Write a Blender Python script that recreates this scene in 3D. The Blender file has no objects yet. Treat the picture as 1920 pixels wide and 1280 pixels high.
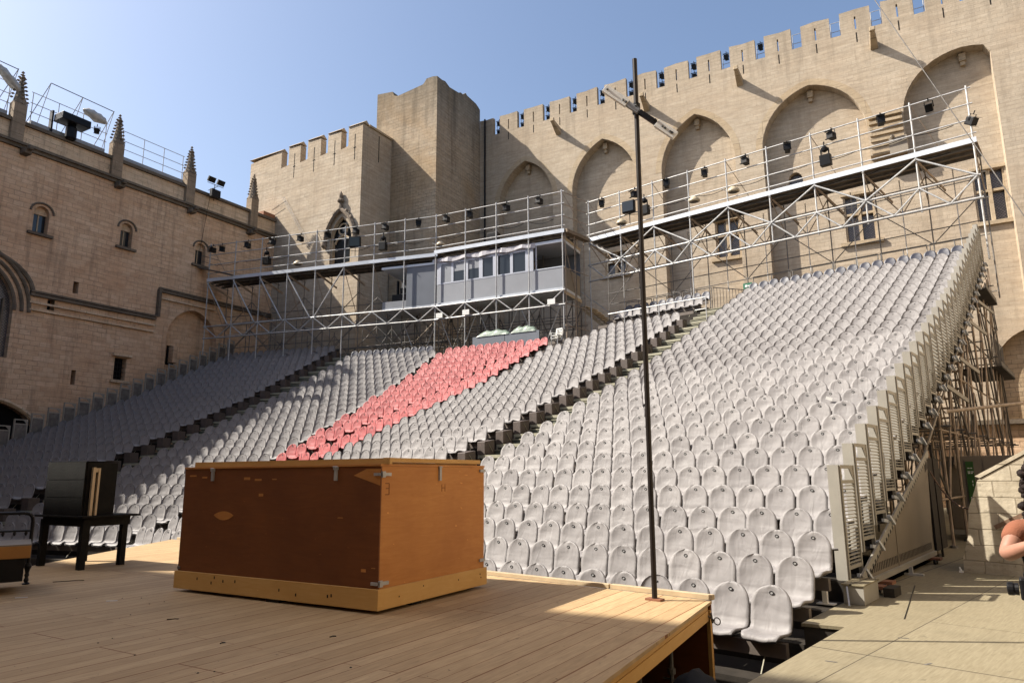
import bpy, bmesh, math, random
from mathutils import Vector, Matrix
from mathutils.geometry import tessellate_polygon
rnd = random.Random(7)
R = math.radians
PI = math.pi
scene = bpy.context.scene
COL = scene.collection

# ------------------------------------------------------------------ camera
cam_d = bpy.data.cameras.new("camera"); cam = bpy.data.objects.new("camera", cam_d); COL.objects.link(cam)
cam_d.sensor_width = 36.0; cam_d.lens = 36.0*1316.5/1920.0; cam_d.clip_end = 2000; cam_d.clip_start = .05
yaw, pitch, roll = 0.69938, 0.18903, -0.00631
fw = Vector((-math.sin(yaw)*math.cos(pitch), math.cos(yaw)*math.cos(pitch), math.sin(pitch)))
rt = Vector((math.cos(yaw), math.sin(yaw), 0)); up = rt.cross(fw)
rt2 = rt*math.cos(roll)+up*math.sin(roll); up2 = -rt*math.sin(roll)+up*math.cos(roll)
CAM = Vector((3.2495, -7.6732, 1.6855))
cam.matrix_world = Matrix(((rt2.x, up2.x, -fw.x, CAM.x), (rt2.y, up2.y, -fw.y, CAM.y), (rt2.z, up2.z, -fw.z, CAM.z), (0, 0, 0, 1)))
scene.camera = cam
def to_px(P):
    d = Vector(P)-CAM; z = d.dot(fw)
    return (960+1316.5*d.dot(rt2)/z, 640-1316.5*d.dot(up2)/z, z)

# ------------------------------------------------------------------ world, sun, exposure
SUN_AZ = 215.7   # direction the sun stands in (degrees from +X)
SUN_EL = 44.5
w = bpy.data.worlds.new("World"); scene.world = w; w.use_nodes = True
nt = w.node_tree; bg = nt.nodes["Background"]
sky = nt.nodes.new("ShaderNodeTexSky"); sky.sky_type = 'NISHITA'; sky.sun_disc = False
sky.sun_elevation = R(SUN_EL); sky.sun_rotation = R(90-SUN_AZ)
sky.air_density = 1.0; sky.dust_density = 2.8; sky.ozone_density = 1.5; sky.altitude = 50
nt.links.new(sky.outputs[0], bg.inputs[0]); bg.inputs[1].default_value = 0.095
sl = bpy.data.lights.new("sun", 'SUN'); sun = bpy.data.objects.new("sun", sl); COL.objects.link(sun)
sl.energy = 5.0; sl.angle = R(.53); sl.color = (1, .93, .82)
sd = Vector((math.cos(R(SUN_AZ))*math.cos(R(SUN_EL)), math.sin(R(SUN_AZ))*math.cos(R(SUN_EL)), math.sin(R(SUN_EL))))
sun.rotation_euler = sd.to_track_quat('Z', 'Y').to_euler(); sun.location = (0, 0, 60)
vs = scene.view_settings; scene.display_settings.display_device = 'sRGB'
vs.view_transform = 'Standard'; vs.look = 'None'; vs.exposure = 1.12; vs.gamma = 1.0; vs.use_curve_mapping = False

# ------------------------------------------------------------------ materials
KA = .63
K3 = lambda c: tuple(x*KA for x in c[:3])
def nodemat(name):
    m = bpy.data.materials.new(name); m.use_nodes = True
    n = m.node_tree; return m, n, n.nodes["Principled BSDF"]
def ramp(n, src, stops):
    r = n.nodes.new("ShaderNodeValToRGB"); e = r.color_ramp.elements
    while len(e) < len(stops): e.new(0.5)
    for i, (p, c) in enumerate(stops):
        e[i].position = p; e[i].color = (*c, 1) if len(c) == 3 else c
    n.links.new(src, r.inputs[0]); return r.outputs[0]
def noise(n, vec, scale, detail=4, rough=.55, dist=0):
    t = n.nodes.new("ShaderNodeTexNoise"); t.inputs["Scale"].default_value = scale
    t.inputs["Detail"].default_value = detail; t.inputs["Roughness"].default_value = rough
    t.inputs["Distortion"].default_value = dist
    if vec is not None: n.links.new(vec, t.inputs["Vector"])
    return t.outputs["Fac"]
def mixc(n, fac, a, b, mode='MIX'):
    m = n.nodes.new("ShaderNodeMix"); m.data_type = 'RGBA'; m.blend_type = mode
    for inp, v in ((m.inputs[0], fac), (m.inputs[6], a), (m.inputs[7], b)):
        if hasattr(v, 'is_linked'): n.links.new(v, inp)
        elif isinstance(v, (int, float)): inp.default_value = v
        else: inp.default_value = (*v, 1)
    return m.outputs[2]
def mth(n, op, a, b=None, c=None):
    m = n.nodes.new("ShaderNodeMath"); m.operation = op
    for i, v in enumerate((a, b, c)):
        if v is None: continue
        if hasattr(v, 'is_linked'): n.links.new(v, m.inputs[i])
        else: m.inputs[i].default_value = v
    return m.outputs[0]
def bump(n, bs, h, strength, dist=.02):
    b = n.nodes.new("ShaderNodeBump"); b.inputs["Strength"].default_value = strength; b.inputs["Distance"].default_value = dist
    n.links.new(h, b.inputs["Height"]); n.links.new(b.outputs[0], bs.inputs["Normal"])
def objvec(n): return n.nodes.new("ShaderNodeTexCoord").outputs["Object"]
def scalev(n, v, s):
    m = n.nodes.new("ShaderNodeMapping"); m.inputs["Scale"].default_value = s; n.links.new(v, m.inputs[0]); return m.outputs[0]

def plain(name, col, rough=.6, metal=0, var=.12, scale=3.0, bmp=0, coat=0):
    m, n, b = nodemat(name); v = objvec(n); col = K3(col)
    b.inputs["Specular IOR Level"].default_value = .5 if max(col) > .04 else .2
    f = noise(n, v, scale, 5)
    c1 = tuple(x*(1-var) for x in col); c2 = tuple(min(1, x*(1+var)) for x in col)
    n.links.new(ramp(n, f, [(.3, c1), (.7, c2)]), b.inputs["Base Color"])
    b.inputs["Roughness"].default_value = rough; b.inputs["Metallic"].default_value = metal
    if bmp: bump(n, b, noise(n, v, scale*6, 4), bmp, .01)
    return m

def stone(name, c1, c2, patch, stain=(.10, .085, .065), bw=.62, bh=.30, stain_amt=.5, top=None, rough=.9, joint=.75, mort=.9, bmp=.4):
    m, n, b = nodemat(name); v = objvec(n); c1 = K3(c1); c2 = K3(c2); patch = K3(patch); stain = K3(stain)
    s = n.nodes.new("ShaderNodeSeparateXYZ"); n.links.new(v, s.inputs[0])
    u = mth(n, 'ADD', s.outputs[0], s.outputs[1])
    nz = noise(n, v, .7, 3)
    zz = mth(n, 'ADD', s.outputs[2], mth(n, 'MULTIPLY', nz, .16))
    u = mth(n, 'ADD', u, mth(n, 'MULTIPLY', noise(n, v, 1.3, 2), .22))
    cb = n.nodes.new("ShaderNodeCombineXYZ"); n.links.new(u, cb.inputs[0]); n.links.new(zz, cb.inputs[1])
    br = n.nodes.new("ShaderNodeTexBrick"); n.links.new(cb.outputs[0], br.inputs["Vector"])
    br.inputs["Scale"].default_value = 1; br.inputs["Brick Width"].default_value = bw; br.inputs["Row Height"].default_value = bh
    br.inputs["Mortar Size"].default_value = .014; br.inputs["Mortar Smooth"].default_value = .6; br.inputs["Bias"].default_value = -.1
    br.inputs["Color1"].default_value = (*c1, 1); br.inputs["Color2"].default_value = (*c2, 1)
    br.inputs["Mortar"].default_value = (*[x*mort for x in c1], 1)
    big = noise(n, v, .22, 6, .6, .6)
    col = mixc(n, ramp(n, big, [(.42, (0, 0, 0)), (.66, (1, 1, 1))]), br.outputs["Color"], patch)
    col = mixc(n, .55, br.outputs["Color"], col)
    cw = noise(n, scalev(n, v, (.5, .5, 5.5)), 1.7, 5, .7)
    col = mixc(n, .5, col, mixc(n, 1.0, col, ramp(n, cw, [(.30, (.72, .68, .62)), (.5, (1, 1, 1)), (.72, (1.18, 1.17, 1.15))]), 'MULTIPLY'))
    # rain streaks and weathering: noise stretched along z
    st = noise(n, scalev(n, v, (1.1, 1.1, .12)), 1.6, 6, .65)
    fine = noise(n, v, 3.2, 6, .7)
    sf = mth(n, 'MULTIPLY', ramp(n, st, [(.52, (0, 0, 0)), (.78, (1, 1, 1))]), stain_amt)
    col = mixc(n, sf, col, stain)
    # horizontal course to course wear
    hz = noise(n, scalev(n, v, (.25, .25, 3.2)), 1.3, 4, .6)
    col = mixc(n, .38, col, mixc(n, 1.0, col, ramp(n, hz, [(.3, (.66, .62, .58)), (.7, (1.25, 1.2, 1.15))]), 'MULTIPLY'))
    col = mixc(n, .3, col, mixc(n, 1.0, col, ramp(n, fine, [(.25, (.6, .57, .53)), (.75, (1.35, 1.32, 1.28))]), 'MULTIPLY'))
    # worn joints, only in places, and short eroded strokes along the beds
    wmask = ramp(n, noise(n, v, .55, 5, .65), [(.40, (.15, .15, .15)), (.62, (1, 1, 1))])
    jf = mth(n, 'MULTIPLY', mth(n, 'MULTIPLY', br.outputs["Fac"], wmask), joint)
    col = mixc(n, jf, col, tuple(x*1.15 for x in stain))
    er = noise(n, scalev(n, v, (1.0, 1.0, 7.5)), 1.5, 4, .55, .4)
    ef = mth(n, 'MULTIPLY', mth(n, 'MULTIPLY', ramp(n, er, [(.60, (0, 0, 0)), (.68, (1, 1, 1))]), wmask), .5)
    col = mixc(n, ef, col, stain)
    # worn pits
    pit = noise(n, v, 9, 3, .6)
    col = mixc(n, mth(n, 'MULTIPLY', ramp(n, pit, [(.64, (0, 0, 0)), (.72, (1, 1, 1))]), .45), col, stain)
    if top:
        z0, z1, amt = top
        g = n.nodes.new("ShaderNodeMapRange"); g.inputs[1].default_value = z0; g.inputs[2].default_value = z1
        n.links.new(mth(n, 'ADD', s.outputs[2], mth(n, 'MULTIPLY', mth(n, 'SUBTRACT', st, .5), 7.0)), g.inputs[0])
        col = mixc(n, mth(n, 'MULTIPLY', g.outputs[0], amt), col, stain)
    n.links.new(col, b.inputs["Base Color"]); b.inputs["Roughness"].default_value = rough
    b.inputs["Specular IOR Level"].default_value = .15
    h = mth(n, 'ADD', mth(n, 'MULTIPLY', br.outputs["Fac"], -.6), mth(n, 'MULTIPLY', fine, .7))
    h = mth(n, 'ADD', h, mth(n, 'MULTIPLY', pit, .5))
    bump(n, b, h, bmp, .05)
    return m

M = {}
M['stone'] = stone("limestone_masonry", (.655, .555, .43), (.70, .605, .48), (.58, .46, .335), stain=(.30, .25, .19), bw=.5, bh=.235, stain_amt=.5, joint=.36, mort=.94, bmp=.28, top=(27.2, 33.5, .7))
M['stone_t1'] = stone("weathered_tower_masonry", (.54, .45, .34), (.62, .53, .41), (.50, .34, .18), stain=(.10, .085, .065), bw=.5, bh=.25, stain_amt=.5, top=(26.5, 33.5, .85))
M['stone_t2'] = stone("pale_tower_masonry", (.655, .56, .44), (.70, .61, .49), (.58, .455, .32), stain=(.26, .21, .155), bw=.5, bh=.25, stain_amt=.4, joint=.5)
M['stone_left'] = stone("brown_wall_masonry", (.90, .63, .42), (1.0, .74, .52), (.78, .46, .27), stain=(.20, .15, .11), bw=.55, bh=.27, stain_amt=.75)
M['stone_left_up'] = stone("parapet_masonry", (.92, .70, .49), (.98, .78, .56), (.84, .60, .39), stain=(.22, .18, .13), stain_amt=.6)
M['stone_trim'] = stone("dressed_stone_trim", (.62, .50, .35), (.68, .57, .42), (.56, .43, .28), bw=3, bh=1.1, stain_amt=.3)
M['stone_dark'] = stone("dark_weathered_stone", (.22, .18, .14), (.28, .235, .185), (.16, .13, .10), bw=1.2, bh=.4, stain_amt=.5)
M['stone_rough'] = stone("rough_stone_ramp", (.60, .54, .42), (.72, .66, .53), (.48, .41, .30), stain=(.20, .16, .11), bw=.52, bh=.27, stain_amt=.6)
M['spire'] = stone("lichened_spire_stone", (.30, .25, .20), (.36, .30, .24), (.22, .18, .14), bw=2, bh=.6, stain_amt=.6)
M['stone_pinn'] = stone("pinnacle_stone", (.42, .33, .24), (.47, .38, .28), (.36, .27, .19), bw=2, bh=.6, stain_amt=.6)
M['black_hole'] = plain("dark_interior", (.006, .005, .005), .9)
M['galv'] = plain("galvanised_steel_tube", (.58, .58, .575), .45, .25, .2, 5, .05)
M['galv_dk'] = plain("aged_steel_tube", (.22, .205, .19), .6, .35, .35, 4, .1)
M['galv_brown'] = plain("rusty_steel_tube", (.46, .36, .27), .65, .25, .3, 4, .1)
M['alu'] = plain("aluminium_deck_edge", (.80, .85, .92), .4, .2, .1, 2)
M['deck_wood'] = plain("scaffold_board", (.26, .19, .12), .8, 0, .25, 4, .2)
M['navy'] = plain("navy_seat_plastic", (.05, .053, .08), .45, 0, .15, 8)
M['black'] = plain("black_painted_metal", (.012, .012, .014), .45, .1, .3, 8)
M['black_cloth'] = plain("black_cloth", (.016, .018, .022), .95, 0, .3, 3, .3)
M['guard'] = plain("painted_guard_steel", (.44, .415, .36), .5, .1, .1, 2.5, .04)
M['skirt'] = plain("side_panel_steel", (.28, .235, .18), .55, .1, .12, 1.4, .05)
M['tread'] = plain("dark_plywood_tread", (.05, .042, .034), .8, 0, .3, 3, .2)
M['rail'] = plain("brown_seat_beam", (.155, .125, .105), .6, .1, .15, 3)
M['boxbrown'] = plain("brown_bench_end", (.105, .078, .066), .6, 0, .2, 5)
M['nosing'] = plain("cream_stair_tread", (.40, .38, .28), .7, 0, .12, 4)
M['nosing_dk'] = plain("green_grey_riser", (.13, .14, .11), .8, 0, .2, 4)
M['white'] = plain("white_plastic", (1.1, 1.1, 1.06), .5, 0, .05, 4)
M['white_frame'] = plain("white_window_frame", (.62, .66, .76), .5, 0, .06, 2)
M['grey_panel'] = plain("grey_booth_panel", (.20, .225, .27), .6, 0, .08, 1)
M['grey_tarp'] = plain("pale_grey_sheet", (.36, .38, .42), .7, 0, .08, 1, .05)
M['wood_batten'] = plain("pale_pine_batten", (.62, .48, .30), .6, 0, .12, 6, .1)
M['pole'] = plain("dark_brown_pole", (.045, .038, .035), .35, .4, .2, 6)
M['rust'] = plain("rust_cotton_shirt", (.32, .115, .06), .95, 0, .12, 20, .3)
M['skin'] = plain("skin", (.50, .25, .17), .5, 0, .06, 15)
M['hair'] = plain("dark_curly_hair", (.022, .012, .009), .6, 0, .4, 40, .6)
M['white_cloth'] = plain("white_lace_cloth", (.66, .64, .68), .9, 0, .15, 40, .5)
M['green'] = plain("green_sign", (.035, .13, .02), .6, 0, .06, 3)
M['sign_green'] = plain("exit_sign_green", (.0, .16, .08), .5, 0, .05, 3)
M['red_wood'] = plain("reddish_wood", (.30, .12, .06), .7, 0, .2, 5)
M['rope'] = plain("brown_rope", (.22, .13, .08), .9, 0, .2, 30, .4)
M['orange_board'] = plain("orange_varnished_board", (.48, .22, .05), .4, 0, .15, 3)
M['plank_black'] = plain("charred_black_planks", (.010, .0095, .008), .85, 0, .5, 5, .5)
M['tile'] = plain("terracotta_tile", (.38, .16, .08), .8, 0, .2, 4)
M['tarp_green'] = plain("green_translucent_tarp", (.32, .40, .33), .35, 0, .35, 3, .6)
M['plastic_wrap'] = plain("clear_dusty_plastic", (.62, .60, .56), .25, 0, .2, 4, .7)
M['cream_lamp'] = plain("cream_lamp_housing", (.62, .52, .36), .5, .1, .1, 5)
M['lead'] = plain("lead_roof", (.42, .44, .47), .6, .2, .1, 1.2)
m, n, b = nodemat("leaded_glass"); v = objvec(n)
ck = n.nodes.new("ShaderNodeTexBrick"); s = n.nodes.new("ShaderNodeSeparateXYZ"); n.links.new(v, s.inputs[0])
uu = mth(n, 'ADD', s.outputs[0], s.outputs[1])
cb = n.nodes.new("ShaderNodeCombineXYZ"); n.links.new(mth(n, 'ADD', uu, s.outputs[2]), cb.inputs[0]); n.links.new(mth(n, 'SUBTRACT', uu, s.outputs[2]), cb.inputs[1])
n.links.new(cb.outputs[0], ck.inputs["Vector"]); ck.offset = 0
ck.inputs["Scale"].default_value = 1; ck.inputs["Brick Width"].default_value = .16; ck.inputs["Row Height"].default_value = .16; ck.inputs["Mortar Size"].default_value = .016
ck.inputs["Color1"].default_value = (.085, .075, .075, 1); ck.inputs["Color2"].default_value = (.14, .12, .115, 1); ck.inputs["Mortar"].default_value = (.03, .03, .03, 1)
n.links.new(ck.outputs["Color"], b.inputs["Base Color"]); b.inputs["Roughness"].default_value = .25
M['leaded'] = m
m, n, b = nodemat("dark_glass"); b.inputs["Base Color"].default_value = (.02, .024, .028, 1); b.inputs["Roughness"].default_value = .06
v = objvec(n); bump(n, b, noise(n, v, 1.5, 2), .05, .02); M['glass'] = m

def fabric(name, col, hi):
    m, n, b = nodemat(name); v = objvec(n); col = K3(col); hi = K3(hi)
    oi = n.nodes.new("ShaderNodeObjectInfo")
    add = n.nodes.new("ShaderNodeVectorMath"); add.operation = 'ADD'; n.links.new(v, add.inputs[0])
    cx = n.nodes.new("ShaderNodeCombineXYZ"); r100 = mth(n, 'MULTIPLY', oi.outputs["Random"], 37.0)
    for i in range(3): n.links.new(r100, cx.inputs[i])
    n.links.new(cx.outputs[0], add.inputs[1]); vv = add.outputs[0]
    tone = mth(n, 'ADD', mth(n, 'MULTIPLY', noise(n, vv, 2.0, 3), .5), mth(n, 'MULTIPLY', oi.outputs["Random"], .5))
    gr = noise(n, vv, 5.5, 5, .65)
    cc = ramp(n, tone, [(.2, tuple(x*.93 for x in col)), (.85, tuple(x*1.04 for x in hi))])
    cc = mixc(n, mth(n, 'MULTIPLY', ramp(n, gr, [(.52, (0, 0, 0)), (.75, (1, 1, 1))]), .22), cc, tuple(x*.6 for x in col))
    n.links.new(cc, b.inputs["Base Color"])
    b.inputs["Roughness"].default_value = .62; b.inputs["Sheen Weight"].default_value = .05
    f1 = noise(n, scalev(n, vv, (4.5, 4.5, 1.2)), 1.6, 2, .5, .9); f2 = noise(n, scalev(n, vv, (1, 1, 3)), 1.9, 2, .4, .5)
    bump(n, b, mth(n, 'ADD', mth(n, 'MULTIPLY', f1, .8), f2), .42, .035)
    return m
M['fabric'] = fabric("grey_seat_cover_cloth", (.300, .282, .281), (.355, .335, .331))
M['fabric_red'] = fabric("red_seat_cover_cloth", (.45, .072, .078), (.55, .12, .12))

# stage planks
def planks(name, ang, wid, c1, c2, line, gap=.006):
    m, n, b = nodemat(name); v = objvec(n); c1 = K3(c1); c2 = K3(c2); line = K3(line)
    mp = n.nodes.new("ShaderNodeMapping"); mp.inputs["Rotation"].default_value = (0, 0, -R(ang)); n.links.new(v, mp.inputs[0]); rv = mp.outputs[0]
    br = n.nodes.new("ShaderNodeTexBrick"); n.links.new(rv, br.inputs["Vector"]); br.inputs["Scale"].default_value = 1
    br.inputs["Brick Width"].default_value = 4.2; br.inputs["Row Height"].default_value = wid; br.inputs["Mortar Size"].default_value = gap; br.inputs["Mortar Smooth"].default_value = .3
    br.inputs["Color1"].default_value = (*c1, 1); br.inputs["Color2"].default_value = (*c2, 1); br.inputs["Mortar"].default_value = (*line, 1)
    grain = noise(n, scalev(n, rv, (1.2, 14, 1)), 3.0, 7, .62, .5)
    col = mixc(n, .75, br.outputs["Color"], mixc(n, 1.0, br.outputs["Color"], ramp(n, grain, [(.28, (.70, .66, .60)), (.72, (1.2, 1.2, 1.2))]), 'MULTIPLY'))
    dirt = noise(n, v, 1.1, 6, .6)
    col = mixc(n, mth(n, 'MULTIPLY', ramp(n, dirt, [(.5, (0, 0, 0)), (.75, (1, 1, 1))]), .35), col, tuple(x*.55 for x in c1))
    b2 = n.nodes.new("ShaderNodeTexBrick"); n.links.new(rv, b2.inputs["Vector"]); b2.inputs["Scale"].default_value = 1
    b2.inputs["Brick Width"].default_value = 7.3; b2.inputs["Row Height"].default_value = wid*3; b2.inputs["Mortar Size"].default_value = gap*2.2; b2.offset = .37
    b2.inputs["Color1"].default_value = (0, 0, 0, 1); b2.inputs["Color2"].default_value = (0, 0, 0, 1); b2.inputs["Mortar"].default_value = (1, 1, 1, 1)
    col = mixc(n, mth(n, 'MULTIPLY', b2.outputs["Fac"], .8), col, line)
    kn = noise(n, scalev(n, rv, (2.4, 5.5, 1)), 2.3, 3, .6, .8)
    col = mixc(n, mth(n, 'MULTIPLY', ramp(n, kn, [(.66, (0, 0, 0)), (.74, (1, 1, 1))]), .55), col, tuple(x*.42 for x in c1))
    spk = noise(n, scalev(n, v, (1, 2.2, 1)), 16, 3, .5)
    col = mixc(n, mth(n, 'MULTIPLY', ramp(n, spk, [(.70, (0, 0, 0)), (.735, (1, 1, 1))]), .8), col, (.05, .035, .025))
    n.links.new(col, b.inputs["Base Color"]); b.inputs["Roughness"].default_value = .68; b.inputs["Specular IOR Level"].default_value = .25
    bump(n, b, mth(n, 'ADD', mth(n, 'MULTIPLY', grain, .3), mth(n, 'MULTIPLY', br.outputs["Fac"], -1.0)), .3, .01)
    return m
M['stage'] = planks("pine_stage_planks", 99, .17, (.56, .39, .21), (.68, .49, .275), (.25, .09, .025), .0035)
M['deck_beige'] = planks("beige_floor_boards", 85.8, 1.25, (.32, .275, .18), (.345, .30, .20), (.07, .055, .04), .006)

def ply(name, c1, c2, dark):
    m, n, b = nodemat(name); v = objvec(n); c1 = K3(c1); c2 = K3(c2); dark = K3(dark)
    g = noise(n, scalev(n, v, (1.2, 1.2, 9)), 2.2, 6, .6, 1.2)
    big = noise(n, v, 1.3, 5, .6)
    col = ramp(n, g, [(.25, c1), (.75, c2)])
    col = mixc(n, mth(n, 'MULTIPLY', ramp(n, big, [(.4, (0, 0, 0)), (.7, (1, 1, 1))]), .5), col, dark)
    sc = noise(n, scalev(n, v, (5, 5, 16)), 2.0, 2, .5)
    col = mixc(n, mth(n, 'MULTIPLY', ramp(n, sc, [(.73, (0, 0, 0)), (.76, (1, 1, 1))]), .35), col, tuple(min(1, x*2.2) for x in c2))
    n.links.new(col, b.inputs["Base Color"]); b.inputs["Roughness"].default_value = .6; b.inputs["Specular IOR Level"].default_value = .3
    bump(n, b, g, .08, .005)
    return m
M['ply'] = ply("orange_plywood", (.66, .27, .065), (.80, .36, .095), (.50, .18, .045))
M['ply_dark'] = ply("dark_brown_plywood", (.22, .072, .018), (.30, .10, .026), (.14, .042, .012))
M['pine'] = ply("yellow_pine_board", (.80, .46, .14), (.90, .55, .20), (.66, .36, .10))

m, n, b = nodemat("louvred_mesh"); v = objvec(n)
s = n.nodes.new("ShaderNodeSeparateXYZ"); n.links.new(v, s.inputs[0])
fr = mth(n, 'FRACT', mth(n, 'MULTIPLY', s.outputs[2], 22.0))
n.links.new(ramp(n, fr, [(.0, (.10, .095, .085)), (.4, (.29, .28, .25)), (.9, (.36, .345, .315)), (1.0, (.10, .095, .085))]), b.inputs["Base Color"])
b.inputs["Roughness"].default_value = .5; bump(n, b, fr, .8, .02); M['louvre'] = m

# ------------------------------------------------------------------ mesh helpers
WM = {}
IDN = Matrix.Identity(4)
def tag(o, label=None, cat=None, group=None, kind=None):
    if label: o['label'] = label
    if cat: o['category'] = cat
    if group: o['group'] = group
    if kind: o['kind'] = kind
    return o
def thing(name, label, cat, loc=(0, 0, 0), rz=0, group=None):
    o = bpy.data.objects.new(name, None); COL.objects.link(o)
    o.empty_display_size = .2; o.location = loc; o.rotation_euler = (0, 0, rz)
    WM[o.name] = Matrix.Translation(loc) @ Matrix.Rotation(rz, 4, 'Z')
    return tag(o, label, cat, group)
PAL = Matrix.Rotation(R(10), 4, 'Z')
TH = 0.38053
WING = Matrix.Rotation(TH, 4, 'Z')

class MB:
    def __init__(s, frame=IDN): s.v = []; s.f = []; s.fr = frame
    def add(s, vs, fs):
        o = len(s.v); s.v += [Vector(p) for p in vs]; s.f += [tuple(i+o for i in f) for f in fs]; return s
    def box(s, x0, x1, y0, y1, z0, z1):
        x0, x1 = min(x0, x1), max(x0, x1); y0, y1 = min(y0, y1), max(y0, y1); z0, z1 = min(z0, z1), max(z0, z1)
        return s.add([(x0, y0, z0), (x1, y0, z0), (x1, y1, z0), (x0, y1, z0), (x0, y0, z1), (x1, y0, z1), (x1, y1, z1), (x0, y1, z1)],
                     [(0, 3, 2, 1), (4, 5, 6, 7), (0, 1, 5, 4), (1, 2, 6, 5), (2, 3, 7, 6), (3, 0, 4, 7)])
    def obox(s, mat, sx, sy, sz):
        p = [mat @ Vector((a*sx/2, b_*sy/2, c*sz/2)) for c in (-1, 1) for (a, b_) in ((-1, -1), (1, -1), (1, 1), (-1, 1))]
        return s.add(p, [(0, 3, 2, 1), (4, 5, 6, 7), (0, 1, 5, 4), (1, 2, 6, 5), (2, 3, 7, 6), (3, 0, 4, 7)])
    def bar(s, p, q, wx, wz):
        p = Vector(p); q = Vector(q); d = q-p; L = d.length
        rot = d.to_track_quat('Y', 'Z').to_matrix().to_4x4()
        return s.obox(Matrix.Translation((p+q)/2) @ rot, wx, L, wz)
    def tube(s, p, q, r, n=8, r2=None, cap=True):
        p = Vector(p); q = Vector(q); r2 = r if r2 is None else r2
        d = (q-p).normalized(); a = d.orthogonal().normalized(); b_ = d.cross(a)
        vs = []
        for (c, rr) in ((p, r), (q, r2)):
            for i in range(n):
                t = 2*PI*i/n; vs.append(c+a*math.cos(t)*rr+b_*math.sin(t)*rr)
        fs = [(i, (i+1) % n, n+(i+1) % n, n+i) for i in range(n)]
        if cap: fs += [tuple(reversed(range(n))), tuple(range(n, 2*n))]
        return s.add(vs, fs)
    def path(s, pts, r, n=6):
        for p, q in zip(pts, pts[1:]): s.tube(p, q, r, n)
        return s
    def lathe(s, c, prof, n=16, axis='Z'):
        vs = []; c = Vector(c)
        for (r, z) in prof:
            for i in range(n):
                t = 2*PI*i/n
                x, y = r*math.cos(t), r*math.sin(t)
                vs.append(c+(Vector((x, y, z)) if axis == 'Z' else Vector((x, z, y)) if axis == 'Y' else Vector((z, x, y))))
        fs = []
        for k in range(len(prof)-1):
            for i in range(n): fs.append((k*n+i, k*n+(i+1) % n, (k+1)*n+(i+1) % n, (k+1)*n+i))
        fs += [tuple(reversed(range(n))), tuple(range((len(prof)-1)*n, len(prof)*n))]
        return s.add(vs, fs)
    def poly(s, outer, fn, d0, d1, holes=()):
        loops = [list(outer)]+[list(h) for h in holes]
        flat = [p for l in loops for p in l]; N = len(flat)
        tris = tessellate_polygon([[Vector((p[0], p[1], 0)) for p in l] for l in loops])
        vs = [fn(p[0], p[1], d0) for p in flat]+[fn(p[0], p[1], d1) for p in flat]
        fs = [tuple(t) for t in tris]+[tuple(i+N for i in reversed(t)) for t in tris]
        o = 0
        for l in loops:
            k = len(l)
            for i in range(k): fs.append((o+i, o+(i+1) % k, N+o+(i+1) % k, N+o+i))
            o += k
        return s.add(vs, fs)
    def build(s, name, m, parent=None, smooth=False, bevel=0, recalc=True):
        inv = WM[parent.name].inverted() if parent is not None else IDN
        T = inv @ s.fr
        me = bpy.data.meshes.new(name); me.from_pydata([T @ p for p in s.v], [], s.f)
        bm = bmesh.new(); bm.from_mesh(me)
        if bevel:
            bmesh.ops.remove_doubles(bm, verts=bm.verts, dist=1e-5)
            es = [e for e in bm.edges if len(e.link_faces) == 2 and e.calc_face_angle(0) > .6]
            bmesh.ops.bevel(bm, geom=es, offset=bevel, segments=2, affect='EDGES', profile=.5)
        if recalc: bmesh.ops.recalc_face_normals(bm, faces=bm.faces)
        bm.to_mesh(me); bm.free()
        me.materials.append(M[m] if isinstance(m, str) else m)
        if smooth:
            for p in me.polygons: p.use_smooth = True
        o = bpy.data.objects.new(name, me); COL.objects.link(o)
        if parent is not None: o.parent = parent; WM[o.name] = WM[parent.name]
        else: WM[o.name] = IDN
        return o
def copy_tree(o, parent=None):
    c = o.copy(); COL.objects.link(c)
    if parent is not None: c.parent = parent
    for ch in list(KIDS.get(o.name, [])):
        k = copy_tree(ch, c)
    return c
KIDS = {}
def kids(root): KIDS[root.name] = [o for o in bpy.data.objects if o.parent == root]
ORD = ['', 'first', 'second', 'third', 'fourth', 'fifth', 'sixth', 'seventh', 'eighth', 'ninth', 'tenth', 'eleventh', 'twelfth', 'thirteenth', 'fourteenth', 'fifteenth',
       'sixteenth', 'seventeenth', 'eighteenth', 'nineteenth', 'twentieth', '21st', '22nd', '23rd', '24th', '25th', '26th', '27th', '28th', '29th', '30th']

# ------------------------------------------------------------------ ground and floor (structure)
tag(MB().box(-90, 90, -60, 100, -1.4, -1.0).build("ground", 'black_cloth'), kind='structure')
fl = MB(); 
fn_xy = lambda x, y, d: (x, y, d)
fl.poly([(.72, -40), (60, -40), (60, 33.5), (-14, 33.5), (-14, 8.9), (.30, 8.9), (.30, 2.9), (.27, 2.9), (.27, 1.02), (.72, 1.10)], fn_xy, 0.0, -.035)
tag(fl.build("floor", 'deck_beige'), kind='structure')
tag(MB().poly([(.76, -30), (59, -30), (59, 33), (.55, 33), (.55, 9.1), (.31, 3), (.29, 1.04), (.74, 1.12)], fn_xy, -.036, -.98).build("floor_base", 'tread'), kind='structure')

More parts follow.
